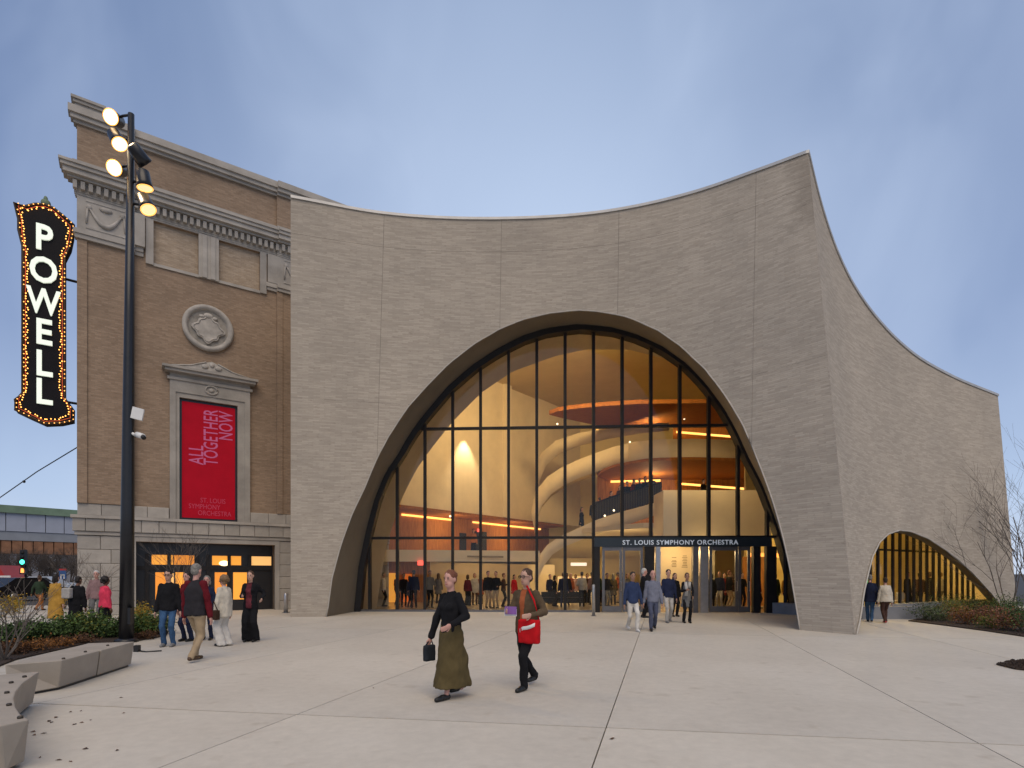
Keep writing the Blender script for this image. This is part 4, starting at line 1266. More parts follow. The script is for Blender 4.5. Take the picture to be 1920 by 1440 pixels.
for x, y, r, h, lab in ((268, 1172, .42, .70, 'yellow autumn shrub in front of the dark old hall entrance'), (8, 1158, .6, .85, 'yellow autumn shrub at the far left beside the path'), (122, 1142, .7, 1.0, 'yellow autumn shrub behind the mustard coat'), (26, 1150, .5, .7, 'small yellow shrub by the street, near the dark parked car')):
    k += 1; shrub(ground(x, y), r, h, YEL, lab, 'yellow shrubs', 1000, .06, k, m2=YG)
for x, y, r, h, m, m2, lab in (
        (1735, 1163, .55, .62, DARKG, GREYG, 'dark green shrub at the left tip of the right bed'), (1762, 1166, .50, .55, GREYG, GREENS, 'pale grey-green shrub next to the left tip of the right bed'),
        (1786, 1164, .60, .75, YG, ORG, 'olive and orange shrub below the middle of the small arch'), (1812, 1172, .50, .55, ORG, PINK, 'rusty orange low shrub along the paving edge'),
        (1838, 1173, .52, .60, PINK, ORG, 'dusty pink shrub below the arch foot'), (1862, 1180, .45, .45, YG, GREENS, 'lime green low shrub between two pink ones'),
        (1890, 1184, .50, .62, PINK, ORG, 'large dusty pink shrub near the frame edge'), (1916, 1184, .55, .85, DARKG, GREENS, 'tall dark green shrub at the far end of the right bed'),
        (1775, 1155, .5, .70, GREENS, GREYG, 'green shrub in the back row under the dark fins'), (1806, 1156, .55, .78, YG, GREENS, 'olive shrub in the back row beneath the sloping arch edge'),
        (1836, 1157, .55, .74, DARKG, GREENS, 'dark shrub in the back row beneath the arch foot'), (1866, 1160, .55, .78, GREENS, YG, 'mid green shrub in the back row against the brick'), (1900, 1164, .6, .85, DARKG, GREENS, 'dense dark shrub in the back row by the bare tree'),
        (1945, 1190, .6, .8, GREENS, DARKG, 'green shrub cut off by the right edge')):
    k += 1; shrub(ground(x, y), r, h, m, lab, 'shrubs in the right bed', 1300, .05, k, m2=m2, twigs=11)


def bare_tree(p, h, label, group, seed, stems=1, spread=.5, r0=.05, depth=4, lean=(0, 0), name='bare_tree', m=TWIG, kids_=(2, 4)):
    rnd = random.Random(seed)
    t = thing(name, label, 'tree', p, 0, group)
    tr, cr_ = MB(), MB()

    def grow(q, d, L, r, lev):
        pts, rad = [q], [r]; cur = d.normalized(); n = 3
        for i in range(n):
            cur = (cur + Vector((rnd.gauss(0, .10), rnd.gauss(0, .10), rnd.gauss(.04, .06)))).normalized()
            pts.append(pts[-1] + cur * (L / n)); rad.append(max(r * (1 - .5 * (i + 1) / n), .0032))
        (tr if lev == 0 else cr_).tube(pts, rad, 6 if lev < 2 else 4, caps=False)
        if lev < depth:
            for i in range(rnd.randint(*kids_) + (1 if lev < 2 else 0)):
                f = rnd.uniform(.35, 1.0); j = min(int(f * n), n - 1); st = pts[j].lerp(pts[j + 1], f * n - j) if f < 1 else pts[-1]
                a = rnd.uniform(0, 6.28); nd = (cur + Vector((math.cos(a), math.sin(a), .15)) * rnd.uniform(.4, .8)).normalized()
                grow(st, nd, L * rnd.uniform(.5, .72), max(rad[j] * .62, .0035), lev + 1)
    for s in range(stems):
        a = 6.28 * s / stems + rnd.uniform(-.4, .4)
        d = Vector((math.cos(a) * spread * (stems > 1) + lean[0], math.sin(a) * spread * (stems > 1) + lean[1], 1))
        grow(Vector((0, 0, 0)), d, h * .5, r0, 0)
    put('trunk', tr, m, t); put('crown', cr_, m, t)
    return t


bare_tree(ground(1893, 1158), 6.3, 'slender bare multi-stemmed tree against the right end of the brick wall', None, 5, 5, .38, .020, 3, (-.20, 0), kids_=(2, 4))
bare_tree(ground(1948, 1152), 8.4, 'taller bare tree at the right edge rising beside the brick wall', None, 8, 4, .26, .028, 3, (-.10, 0), kids_=(2, 4))
bare_tree(ground(168, 1162), 2.9, 'small bare shrub-like tree before the stone base of the old hall', None, 11, 4, .45, .014, 3)
bare_tree(ground(352, 1162), 4.2, 'thin bare tree standing before the dark entrance of the old hall', None, 14, 3, .30, .016, 3)
bare_tree(ground(8, 1240), 2.0, 'bare grey multi-stemmed shrub at the left edge beside the bench', None, 21, 7, .55, .018, 2, (.12, 0))
for i, (x, y, h, lab) in enumerate(((-14, 1104, 5.0, 'bare street tree at the left edge behind the red vehicle'), (16, 1107, 4.6, 'bare dark street tree just left of the green light'), (38, 1105, 4.9, 'bare street tree directly behind the green light'),
                                   (66, 1106, 4.6, 'bare street tree right of the green light'), (88, 1105, 4.8, 'bare street tree above the mustard coat'), (108, 1106, 4.5, 'bare street tree above the blue street sign'), (130, 1105, 4.7, 'bare street tree against the corner of the old hall'), (150, 1106, 4.6, 'bare street tree mostly behind the old hall corner'))):
    bare_tree(ground(x, y, -.06), h, lab, 'street trees below the parking deck', 40 + i, 3, .42, .10, 4, name='street_tree', m=BARK, kids_=(3, 5))

# fallen leaves on the paving by the near bench
fl = MB(); rnd = random.Random(5)
for x, y in ((82, 1375), (97, 1354), (140, 1358), (153, 1355), (64, 1378), (75, 1420), (132, 1428), (227, 1308), (132, 1335), (105, 1345), (152, 1333), (170, 1350), (232, 1337), (160, 1404), (220, 1407), (62, 1372), (92, 1352), (110, 1425), (30, 1420), (1150, 1384), (1146, 1386), (700, 1290)):
    p = ground(x, y, .004); a = rnd.uniform(0, 6.28); r = rnd.uniform(.018, .036)
    u, v = Vector((math.cos(a), math.sin(a), .05)) * r, Vector((-math.sin(a), math.cos(a), 0)) * r * .55
    fl.add([p - u, p + v * .8 + Vector((0, 0, .012)), p + u, p - v + Vector((0, 0, .006))], [(0, 1, 2), (0, 2, 3)])
tag(put('fallen_leaves', fl, DRY), kind='stuff')

# ------------------------------------------------------------------ street background at the far left
gar = thing('parking_building', 'long pale parking building with a green roof fascia far down the street', 'building', (-62, 74, 0))
ga, gb = P(-160, 0, 62), P(330, 0, 83); gd_ = Vector((gb.x - ga.x, gb.y - ga.y, 0)); gl_ = gd_.length; gd_.normalize(); gn = Vector((-gd_.y, gd_.x, 0))
ga.z = 0


def gbox(name, s0, s1, z0, z1, off, th, m):
    a = ga + gd_ * s0 + gn * off; b_ = ga + gd_ * s1 + gn * off
    return put(name, MB().prism([a + Vector((0, 0, z0)), b_ + Vector((0, 0, z0)), b_ + gn * th + Vector((0, 0, z0)), a + gn * th + Vector((0, 0, z0))], (0, 0, z1 - z0)), m, gar, True)


gbox('green_fascia', 0, gl_, 9.05, 9.95, -.3, 8, mat('green_copper', (.17, .25, .17), .6, .15, 1))
GP = mat('pale_blue_panel', (.36, .39, .46), .7, .06, 1)
for i in range(14): gbox('wall_panel', i * gl_ / 14 + .04, (i + 1) * gl_ / 14 - .04, 6.85, 9.04, 0, 7, GP)
gbox('panel_band', 0, gl_, 5.75, 6.82, .1, 7, mat('grey_panel', (.26, .28, .31), .7, .08, 1))
for i in range(26): gbox('brick_pier', i * gl_ / 26 + .05, (i + 1) * gl_ / 26 - .05, 4.15, 5.73, .15 + (.06 if i % 2 else 0), 6, mat('brown_brick', (.26, .13, .07), .85, .3, 1.5))
gbox('ground_floor', 0, gl_, -.06, 4.14, 2.2, 4, mat('shaded_render', (.42, .43, .47), .9, .2, .35))  # one pale grey render with random mottling
for i in range(7): gbox('column', i * gl_ / 7 + .5, i * gl_ / 7 + 1.1, -.06, 4.14, .5, .6, mat('shaded_render', (0, 0, 0)))


def car(p, rz, label, paint, L=4.5, W=1.8, H=1.5, van=False, cat='car', name='parked_car', tail=None):
    t = thing(name, label, cat, p, rz)
    if van: pr_ = [(-L / 2, .35), (L / 2, .35), (L / 2, 1.0), (L / 2 - .3, 1.2), (L / 2 - .9, H), (-L / 2 + .1, H), (-L / 2, H - .2)]
    else: pr_ = [(-L / 2, .32), (L / 2, .32), (L / 2, .62), (L / 2 - .12, .78), (L / 2 - 1.15, .92), (L / 2 - 1.9, H - .06), (L / 2 - 2.4, H), (-L / 2 + .95, H - .02), (-L / 2 + .3, .98), (-L / 2, .9)]
    put('body', MB().prism([(x, -W / 2, z) for x, z in pr_], (0, W, 0)), paint, t)
    gm = mat('car_window', (.02, .022, .026), .12, .1, 2)
    for y in (-W / 2 - .012, W / 2):
        if van: q = [(-L / 2 + .4, H - .75), (L / 2 - 1.0, H - .75), (L / 2 - 1.1, H - .15), (-L / 2 + .4, H - .15)]
        else: q = [(-L / 2 + .75, .98), (L / 2 - 1.35, .95), (L / 2 - 1.95, H - .13), (-L / 2 + 1.05, H - .13)]
        put('window', MB().prism([(x, y, z) for x, z in q], (0, .012, 0)), gm, t)
    for x in (-L / 2 + .85, L / 2 - .85):
        for y in (-W / 2 + .1, W / 2 - .1):
            w = put('wheel', MB().tube([(x, y - .11, .33), (x, y + .11, .33)], .33, 16), mat('tyre_rubber', (.02, .02, .02), .9, .1, 3), t)
            put('rim', MB().tube([(x, y - .12, .33), (x, y + .12, .33)], .2, 10), SILVER, w)
    for y in (-W / 2 + .25, W / 2 - .25):
        put('tail_light', MB().box((-L / 2 - .01, y, .8), (.04, .35, .16)), tail or emit('tail_light_red', (1, .10, .04), .8), t)
        put('headlight', MB().box((L / 2 + .0, y, .66), (.06, .35, .14)), WHITE, t)
    return t


PB = mat('car_paint_black', (.014, .014, .018), .25, .1, 2); PR = mat('vehicle_paint_red', (.42, .03, .025), .4, .1, 2); PS = mat('car_paint_silver', (.45, .47, .50), .3, .1, 2, metal=.3)
car(P(52, 1076, 37) * 1.0 - Vector((0, 0, EYE + .06)), R(75), 'dark parked car with a lit orange tail light at the kerb', PB, tail=emit('tail_light_orange', (1, .25, .06), 1.6))
car(P(92, 1076, 58) - Vector((0, 0, EYE + .06)), R(8), 'silver car seen between the orange trousers and the mustard coat', PS)
rv = car(P(-30, 1076, 41) - Vector((0, 0, EYE + .06)), R(6), 'red delivery van with pale stripes at the left edge', PR, 5.2, 2.0, 2.35, True, 'van', 'delivery_van')
for z in (.95, 1.55): put('stripe', MB().box((0, -1.015, z), (5.0, .012, .13)), WHITE, rv)
# traffic signal and street sign
tp_ = P(48, 1076, 40) - Vector((0, 0, EYE))
ts_ = thing('traffic_signal', 'traffic signal on a dark post showing green above an orange hand', 'traffic light', tp_)
put('post', MB().tube([(0, 0, -.06), (0, 0, 3.4)], .07, 8), DARKM, ts_)
zg = EYE + (HY - 1054) * 40 / FOC; zh = EYE + (HY - 1071) * 40 / FOC
h_ = put('signal_head', MB().box((0, -.16, zg + .33), (.36, .22, 1.05)), BLACK, ts_)
for z, m_ in ((zg, emit('green_signal', (.05, 1.0, .62), 4.0)), (zg + .34, DARKM), (zg + .66, DARKM)):
    put('lens', MB().tube([(0, -.28, z), (0, -.30, z)], .16 if m_ is not DARKM else .12, 14), m_, h_)
ph = put('pedestrian_head', MB().box((0, -.16, zh), (.42, .2, .42)), BLACK, ts_)
put('hand_symbol', MB().box((0, -.27, zh - .02), (.22, .02, .18)).box((-.08, -.27, zh + .12), (.035, .02, .14)).box((-.025, -.27, zh + .14), (.035, .02, .16)).box((.03, -.27, zh + .13), (.035, .02, .15)).box((.085, -.27, zh + .1), (.035, .02, .12)), emit('orange_hand', (1.0, .28, .06), 2.2), ph)
sp = P(119, 1076, 33) - Vector((0, 0, EYE))
ss_ = thing('street_sign', 'small blue street sign with white bars and a red top', 'sign', sp)
put('post', MB().tube([(0, 0, -.06), (0, 0, 1.95)], .03, 6), GREYM, ss_)
put('panel', MB().box((0, -.05, 1.62), (.42, .03, .5)), mat('sign_blue', (.03, .09, .25), .5, .1, 2), ss_)
put('top_panel', MB().box((0, -.05, 1.93), (.42, .03, .10)), mat('sign_red', (.4, .03, .03), .5, .1, 2), ss_)
put('white_bars', MB().box((-.09, -.07, 1.52), (.06, .01, .28)).box((.09, -.07, 1.52), (.06, .01, .28)).box((0, -.07, 1.62), (.2, .01, .06)), WHITE, ss_)
kb = put('kerb', MB().span((-70, 30.0, -.06), (-21, 30.2, .0)), BENCHC); tag(kb, kind='structure')
pv = put('far_pavement', MB().span((-90, 55, -.05), (-20, 90, .02)), mat('far_paving', (.30, .28, .26), .9, .1, .6)); tag(pv, kind='structure')

# ------------------------------------------------------------------ seats inside the side wing, low couch in the lobby
SEATM = mat('white_plastic', (.68, .67, .64), .4, .05, 4)
sv = None
for i, s in enumerate((2.4, 3.3, 4.7, 5.6, 6.9, 7.8, 9.0)):
    p, d = along(GL2, s); n = Vector((d.y, -d.x, 0)); q = p - n * 1.0
    t = thing('cafe_chair', 'white rounded cafe chair by the finned glazing, ' + ('nearest the pier', 'second from the pier', 'third from the pier', 'in the middle of the row', 'just right of the row middle', 'second last of the row', 'last of the row')[i], 'chair', (q.x, q.y, .012), math.atan2(d.y, d.x) + R(180) * 0 + random.uniform(-.5, .5), 'white cafe chairs in the side wing')
    if sv is None:
        a_ = MB().prism([(.22 * math.cos(u), .22 * math.sin(u), .43) for u in np.linspace(0, 2 * math.pi, 15)[:-1]], (0, 0, .04))
        bkr = MB().loft([[(r * math.cos(u), r * math.sin(u), z) for u in np.linspace(R(200), R(340), 9)] for r, z in ((.22, .50), (.25, .65), (.25, .80), (.22, .84))], 0, True)
        lg = MB().tube([(0, 0, 0), (0, 0, .43)], .014, 6)
        sv = (a_.mesh('seat'), bkr.mesh('backrest'), lg.mesh('leg'))
    put('seat', sv[0], SEATM, t); put('backrest', sv[1], SEATM, t)
    for x, y in ((.15, .15), (-.15, .15), (.15, -.15), (-.15, -.15)):
        o = put('leg', sv[2], SILVER, t); o.location = (x, y, 0)
c0 = P(1055, 1128, 29.5); c0.z = .012
t = thing('lobby_couch', 'low dark couch inside the lobby under the sweeping stair', 'couch', c0)
put('seat', MB().span((-1.1, -.35, .16), (1.1, .35, .45)), DARKM, t); put('backrest', MB().span((-1.1, .2, .45), (1.1, .35, .72)), DARKM, t)
for x in (-1.0, 1.0): put('leg', MB().span((x - .04, -.3, 0), (x + .04, .3, .16)), SILVER, t)

# ------------------------------------------------------------------ people
SKINS = [mat('skin_light', (.52, .31, .23), .55, .08, 9), mat('skin_pink', (.55, .30, .24), .55, .08, 9), mat('skin_brown', (.16, .075, .045), .55, .1, 9), mat('skin_tan', (.36, .20, .13), .55, .08, 9)]
HAIRM = dict(dark=mat('hair_dark', (.014, .010, .008), .6, .4, 30), brown=mat('hair_brown', (.07, .035, .018), .6, .4, 30), grey=mat('hair_grey', (.20, .19, .17), .7, .3, 30), white=mat('hair_white', (.5, .49, .47), .7, .2, 30), red=mat('hair_auburn', (.16, .055, .025), .6, .35, 30), blond=mat('hair_dark_blond', (.20, .12, .06), .6, .35, 30))


def cloth(name, col, var=.18): return mat('cloth_' + name, col, .92, var, 5, bmp=.25, bscale=90, spec=.15)


C = dict(black=cloth('black', (.012, .012, .014)), navy=cloth('navy', (.018, .024, .055)), bluenavy=cloth('navy_sweater', (.030, .045, .10)), jeans=cloth('jeans', (.045, .10, .20), .3), vest=cloth('charcoal_vest', (.028, .026, .030)),
         maroon=cloth('maroon', (.12, .010, .016)), khaki=cloth('khaki', (.36, .27, .17)), cream=cloth('cream', (.56, .51, .42)), offwhite=cloth('off_white', (.58, .55, .50)), olive=cloth('olive', (.095, .072, .032)),
         brownj=cloth('brown_jacket', (.10, .070, .042)), rust=cloth('rust', (.35, .10, .04)), greyblue=cloth('grey_blue', (.17, .18, .23)), slate=cloth('slate', (.075, .085, .13)), lightgrey=cloth('light_grey', (.42, .40, .37)),
         grey=cloth('grey', (.14, .14, .14)), pink=cloth('coral_pink', (.72, .055, .11)), mustard=cloth('mustard', (.45, .25, .05)), orange=cloth('orange', (.50, .20, .06)), dkgreen=cloth('dark_green', (.03, .05, .03)),
         mauve=cloth('mauve', (.25, .16, .16)), brown=cloth('brown', (.065, .035, .028)), pattern=cloth('maroon_pattern', (.10, .022, .03), .8), red=cloth('bag_red', (.52, .010, .015)), bag=cloth('dark_bag', (.022, .026, .032)), bagbrown=cloth('brown_bag', (.05, .028, .018)),
         shoe=mat('shoe_black', (.012, .012, .012), .4, .1, 3), shoebrown=mat('shoe_brown', (.08, .045, .025), .5, .1, 3), shoegrey=mat('shoe_grey', (.18, .18, .18), .6, .1, 3), shoered=mat('shoe_red', (.4, .04, .04), .5, .1, 3), shoewhite=mat('shoe_white', (.6, .6, .58), .6, .1, 3))
EYEM = mat('eye_dark', (.02, .015, .012), .3, .1, 3); LIP = mat('lip', (.35, .11, .09), .5, .1, 3)
BAKE = []


def ik(a, b, l1, l2, hint):
    a, b = Vector(a), Vector(b); d = b - a; L = min(d.length, (l1 + l2) * .999); u = d.normalized()
    x = (l1 * l1 - l2 * l2 + L * L) / (2 * L); h = math.sqrt(max(l1 * l1 - x * x, 0))
    hv = Vector(hint); hv = hv - u * hv.dot(u)
    if hv.length < 1e-4: hv = Vector((0, -1, 0))
    return a + u * x + hv.normalized() * h


def soft(name, mb, m, parent, voxel, smooth=4, wrinkle=0.0, freq=9.0, front=None):
    """pieces that overlap become one continuous skin (voxel remesh), smoothed, with cloth folds"""
    o = put(name, mb, m, parent)
    r = o.modifiers.new('r', 'REMESH'); r.mode = 'VOXEL'; r.voxel_size = voxel; r.use_smooth_shade = True
    if smooth:
        s = o.modifiers.new('s', 'SMOOTH'); s.factor = .5; s.iterations = smooth
    BAKE.append((o, m, wrinkle, freq, front))
    return o


def person(label, px, py, h, yaw=0, top='jacket', tc='black', bottom='trousers', bc='black', hair='short', hc='dark', skin=0, shoe='shoe', sex='m', lf=(.10, 0, 0), rf=(-.10, 0, 0), lh=None, rh=None, lean=0.0,
           turn=0.0, detail=1, sleeve=None, group=None, hem=None, at=None, z=0.0, glasses=False, wide=0, sit=False, front=None, build=1.0):
    """one standing or walking figure facing -y before it is turned; lf/rf: feet (x, y, lift), lh/rh: hands"""
    pos = Vector(at) if at is not None else ground(px, py)
    root = thing('person', label, 'person', (pos.x, pos.y, pos.z if at is not None else z), R(yaw), group)
    kk = h / 1.75; root.scale = (kk, kk, kk)
    fem = sex == 'f'
    sw, hw = (.152, .090) if fem else (.176, .088)
    spread = abs(lf[1] - rf[1])
    hz = .92 - .10 * min(spread, .8) ** 1.5
    hip = Vector((0, 0, hz)); chest = Vector((0, -math.sin(lean) * .5, hz + .5 * math.cos(lean)))
    up = (chest - hip).normalized()
    ax = lambda f, off=0.0: hip + (chest - hip) * f + Vector((0, off, 0))
    neck = hip + up * .56; hd = neck + up * .145 + Vector((0, -.025, 0))
    shL, shR = hip + up * .495 + Vector((sw, 0, 0)), hip + up * .495 + Vector((-sw, 0, 0))
    lh = Vector(lh) if lh else Vector((sw + .08, -.04 - lean * .2, hz - .10)); rh = Vector(rh) if rh else Vector((-sw - .08, -.04 - lean * .2, hz - .10))
    elL, elR = ik(shL, lh, .29, .26, (.35, .9, -.2)), ik(shR, rh, .29, .26, (-.35, .9, -.2))
    vox = {2: .0095, 1: .014, 0: .02}[detail]
    legs = []
    for sgn, ft in ((1, lf), (-1, rf)):
        hj = hip + Vector((sgn * hw, 0, -.03)); an_ = Vector((ft[0], ft[1] + .02, ft[2] + .085))
        if sit: kn = Vector((sgn * .1, -.42, hz + .0))
        else: kn = ik(hj, an_, .425, .425, (0, -1, 0))
        if bottom in ('maxi', 'skirt'): kn = hj.lerp(an_, .5) + Vector((0, -.01, 0))
        legs.append((hj, kn, an_, ft))
    # ---- body: one continuous figure
    b = MB()
    T = Matrix.Rotation(R(turn), 3, 'Z')
    fw_ = T @ Vector((0, -1, 0)); rt = T @ Vector((1, 0, 0))
    b.ell(hd + Vector((0, 0, .035)), (.073, .092, .10), 14, 10, M=T); b.ell(hd + fw_ * .02 + Vector((0, 0, -.045)), (.057, .068, .075), 12, 8, M=T)
    b.capsule(neck - up * .05, .056, hd + Vector((0, .01, -.03)), .05)
    b.capsule(hd + fw_ * .088 + Vector((0, 0, .022)), .009, hd + fw_ * .106 + Vector((0, 0, -.012)), .015, 6)
    for s in (1, -1): b.ell(hd + rt * (.076 * s) + Vector((0, 0, .005)) - fw_ * .01, (.014, .022, .033), 6, 5, M=T)
    b.oval_loft([(ax(-.05), .15, .10), (ax(.3), .11, .08), (ax(.7), .115, .085), (ax(.9), .10, .07), (ax(1.02), .055, .05), (ax(1.1), .05, .05)], 12)
    for sh_, e_, w_, s in ((shL, elL, lh, 1), (shR, elR, rh, -1)):
        b.capsule(sh_ + Vector((-.02 if sh_.x > 0 else .02, 0, -.02)), .036, e_, .034, 8); b.capsule(e_, .034, w_, .026, 8)
        d = (w_ - e_).normalized(); side_ = Vector((s, 0, 0)) - d * (s * d.x)
        side_ = side_.normalized() if side_.length > .2 else Vector((0, -1, 0))
        pal = w_ + d * .055; acr = d.cross(side_).normalized()
        b.ell(pal, (.020, .040, .052), 8, 6, M=Matrix((side_, acr, d)).transposed())
        if detail:
            for i, (o_, L) in enumerate(((-.030, .062), (-.010, .074), (.010, .070), (.028, .055))):
                k0 = pal + d * .042 + acr * o_; k1 = k0 + d * L * .55 - side_ * .008; k2 = k1 + d * L * .40 - side_ * .022
                b.capsule(k0, .0105, k1, .0098, 6); b.capsule(k1, .0098, k2, .0085, 6)
            k0 = pal - d * .015 - acr * .030; k1 = k0 - acr * .028 + d * .03 - side_ * .012; b.capsule(k0, .013, k1, .011, 6); b.capsule(k1, .011, k1 + d * .028, .009, 6)
    for hj, kn, an_, ft in legs:
        b.capsule(hj, .070, kn, .048, 8); b.capsule(kn, .050, an_, .036, 8)
        b.capsule(an_ + Vector((0, .02, -.045)), .034, an_ + Vector((0, -.15, -.055)), .026, 8)
    soft('body', b, SKINS[skin], root, vox, 2)
    if detail:
        e_ = MB()
        for s in (1, -1): e_.ell(hd + fw_ * .088 + rt * (.030 * s) + Vector((0, 0, .022)), (.012, .008, .007), 6, 4, M=T)
        for s in (1, -1): e_.ell(hd + fw_ * .090 + rt * (.031 * s) + Vector((0, 0, .041)), (.018, .006, .004), 6, 4, M=T)
        put('eyes', e_, EYEM, root)
        put('mouth', MB().ell(hd + fw_ * .084 + Vector((0, 0, -.052)), (.024, .008, .007), 8, 4, M=T), LIP, root)
    if glasses:
        gm_ = MB()
        for s in (1, -1): gm_.tube([hd + fw_ * .104 + rt * (.034 * s + .026 * math.cos(a)) + Vector((0, 0, .022 + .020 * math.sin(a))) for a in np.linspace(0, 6.283, 13)], .004, 4)
        for s in (1, -1): gm_.tube([hd + fw_ * .10 + rt * (.06 * s) + Vector((0, 0, .024)), hd + rt * (.08 * s) + Vector((0, 0, .02))], .004, 4)
        gm_.tube([hd + fw_ * .106 - rt * .008 + Vector((0, 0, .024)), hd + fw_ * .106 + rt * .008 + Vector((0, 0, .024))], .004, 4)
        put('glasses', gm_, BLACK, root)
    # ---- hair
    hm = MB(); H = HAIRM[hc]; hcn = hd + Vector((0, 0, .05)) - fw_ * .016
    if hair in ('short', 'bob', 'long', 'bun', 'tail'):
        hm.ell(hcn + Vector((0, 0, .014)), (.081, .094, .085), 14, 10, M=T); hm.ell(hcn - fw_ * .035 + Vector((0, 0, -.045)), (.074, .062, .075), 12, 8, M=T)
        if hair in ('bob', 'long'):
            for s in (1, -1): hm.capsule(hcn + rt * (.066 * s) - fw_ * .01, .032, hcn + rt * (.074 * s) - fw_ * .015 + Vector((0, 0, -.14 if hair == 'bob' else -.26)), .030, 8)
            hm.capsule(hcn - fw_ * .05, .06, hcn - fw_ * .06 + Vector((0, 0, -.15 if hair == 'bob' else -.30)), .055, 8)
        if hair == 'bun': hm.ell(hcn - fw_ * .11 + Vector((0, 0, .02)), (.042, .042, .042), 8, 6)
        if hair == 'tail': hm.capsule(hcn - fw_ * .09 + Vector((0, 0, .01)), .034, hcn - fw_ * .13 + Vector((0, 0, -.2)), .018, 8)
    elif hair == 'curly':
        rnd = random.Random(int(px)); hm.ell(hcn - fw_ * .02 + Vector((0, 0, .01)), (.105, .105, .10), 12, 8)
        for q in range(34):
            v = Vector((rnd.gauss(0, 1), rnd.gauss(0, 1), rnd.gauss(.2, 1))).normalized()
            if v.dot(fw_) > .55 and v.z < .45: continue
            hm.ell(hcn - fw_ * .02 + v * .10 + Vector((0, 0, -.02)), (.034, .034, .034), 6, 5)
    elif hair == 'fringe':
        hm.ell(hcn - fw_ * .03 + Vector((0, 0, -.05)), (.082, .068, .06), 12, 8, M=T)
    # keep the face clear
    hv = []
    for v in hm.v:
        q = Vector(v); rel = q - hd; f = rel.dot(fw_)
        lim = .062 if rel.z < .075 else .2
        if f > lim: q -= fw_ * (f - lim)
        hv.append(tuple(q))
    hm.v = hv
    if hm.v: soft('hair', hm, H, root, max(vox, .012), 2, .010, 38)
    # ---- clothes
    cv = vox * 1.3; cw = .017 if detail else .006
    tb = MB()
    hemz = hem if hem is not None else {'jacket': hz - .09, 'sweater': hz - .085, 'coat': .52, 'longcoat': .34, 'shirt': hz - .07, 'dress': .56}[top]
    fl_ = 1.0 if top in ('jacket', 'sweater', 'shirt') else 1.18
    bw_ = build * (1.06 if top in ('jacket', 'coat', 'longcoat') else 1.0)
    hr = (.175 if fem else .168) * bw_
    secs = []
    if hemz < hz - .06: secs.append((Vector((0, 0, hemz)), hr * fl_ * (1.06 if top != 'jacket' else 1.0), .128 * fl_ * bw_))
    if hemz < hz - .3: secs.append((Vector((0, 0, (hemz + hz) / 2)), hr * 1.06, .128 * bw_))
    secs += [(ax(-.02), hr, .125 * bw_), (ax(.32), (.138 if fem else .158) * bw_, .112 * bw_), (ax(.66), (.152 if fem else .178) * bw_, (.125 if fem else .122) * bw_), (ax(.84), sw * .97, .112 * bw_), (ax(.97), sw * .76, .090), (ax(1.05), sw * .48, .074), (ax(1.12), .060, .060)]
    tb.oval_loft(secs, 18)
    if fem:
        for s in (1, -1): tb.ell(ax(.70) + Vector((.065 * s, -.095, 0)), (.062, .055, .06), 8, 6)
    sl = MB() if sleeve else tb
    for sh_, e_, w_ in ((shL, elL, lh), (shR, elR, rh)):
        sl.capsule(sh_ + Vector((-.025 if sh_.x > 0 else .025, 0, -.022)), .066 * bw_, e_, .056 * bw_, 10); sl.capsule(e_, .058 * bw_, w_ - (w_ - e_).normalized() * .015, .044 * bw_, 10)
    garment = {'jacket': 'jacket', 'sweater': 'sweater', 'coat': 'coat', 'longcoat': 'coat', 'shirt': 'shirt', 'dress': 'dress'}[top]
    if sleeve:
        soft('sleeves', sl, C[sleeve], root, cv, 4, cw, 12)
        garment = 'vest'
    soft(garment, tb, C[tc], root, cv, 4, cw, 9.0, front)
    if bottom in ('trousers', 'wide'):
        tr_ = MB(); tr_.oval_loft([(hip + Vector((0, 0, -.12)), .150 * build, .106), (hip, .150 * build, .104), (hip + up * .08, .130 * build, .090)], 14)
        for hj, kn, an_, ft in legs:
            kr, ar = (.100, .125) if bottom == 'wide' else (.069, .058)
            tr_.capsule(hj + Vector((0, 0, -.02)), .095 * build, kn, kr, 10); tr_.capsule(kn, kr, an_ + Vector((0, 0, -.025)), ar, 10)
        for i_, v in enumerate(tr_.v):
            if v[2] < .02: tr_.v[i_] = (v[0], v[1], .02)
        soft('trousers', tr_, C[bc], root, cv, 4, cw, 10)
    elif bottom in ('skirt', 'maxi'):
        hz2 = .16 if bottom == 'maxi' else .50
        cx_ = (lf[1] + rf[1]) / 2; sp_ = abs(lf[1] - rf[1]) / 2
        sk = MB().oval_loft([(Vector((0, cx_, hz2)), .22 if bottom == 'maxi' else .20, .15 + sp_ * .85), (Vector((0, cx_ * .6, (hz2 + hz) / 2)), .19, .14 + sp_ * .45), (hip, .172, .125), (hip + up * .10, .14, .105)], 20)
        soft('skirt', sk, C[bc], root, cv, 3, .022 if detail else .01, 8)
    for (hj, kn, an_, ft), s in zip(legs, (1, -1)):
        base = Vector((ft[0], ft[1], ft[2])); tl = .10 if ft[2] > .04 and ft[1] > 0 else 0
        sh2 = MB().capsule(base + Vector((0, .045, .040 + tl * .5)), .040, base + Vector((0, -.06, .040)), .046, 10).capsule(base + Vector((0, -.06, .038)), .046, base + Vector((0, -.165, .030)), .034, 10)
        sh2.v = [(x, y, max(zz, ft[2] + .002)) for x, y, zz in sh2.v]
        put('shoe', sh2, C[shoe], root)
    root['_'] = 0; del root['_']
    root_info[root.name] = dict(hd=hd, lh=lh, rh=rh, hip=hip, ax=ax, shL=shL, shR=shR)
    return root


root_info = {}


def bag_at(root, c, s, m, name='bag', strap=None):
    b = MB().box(c, s)
    o = soft(name, b, m, root, .016, 4, .006, 14)
    if strap: put('strap', MB().tube(strap, .012, 5), m, root)
    return o


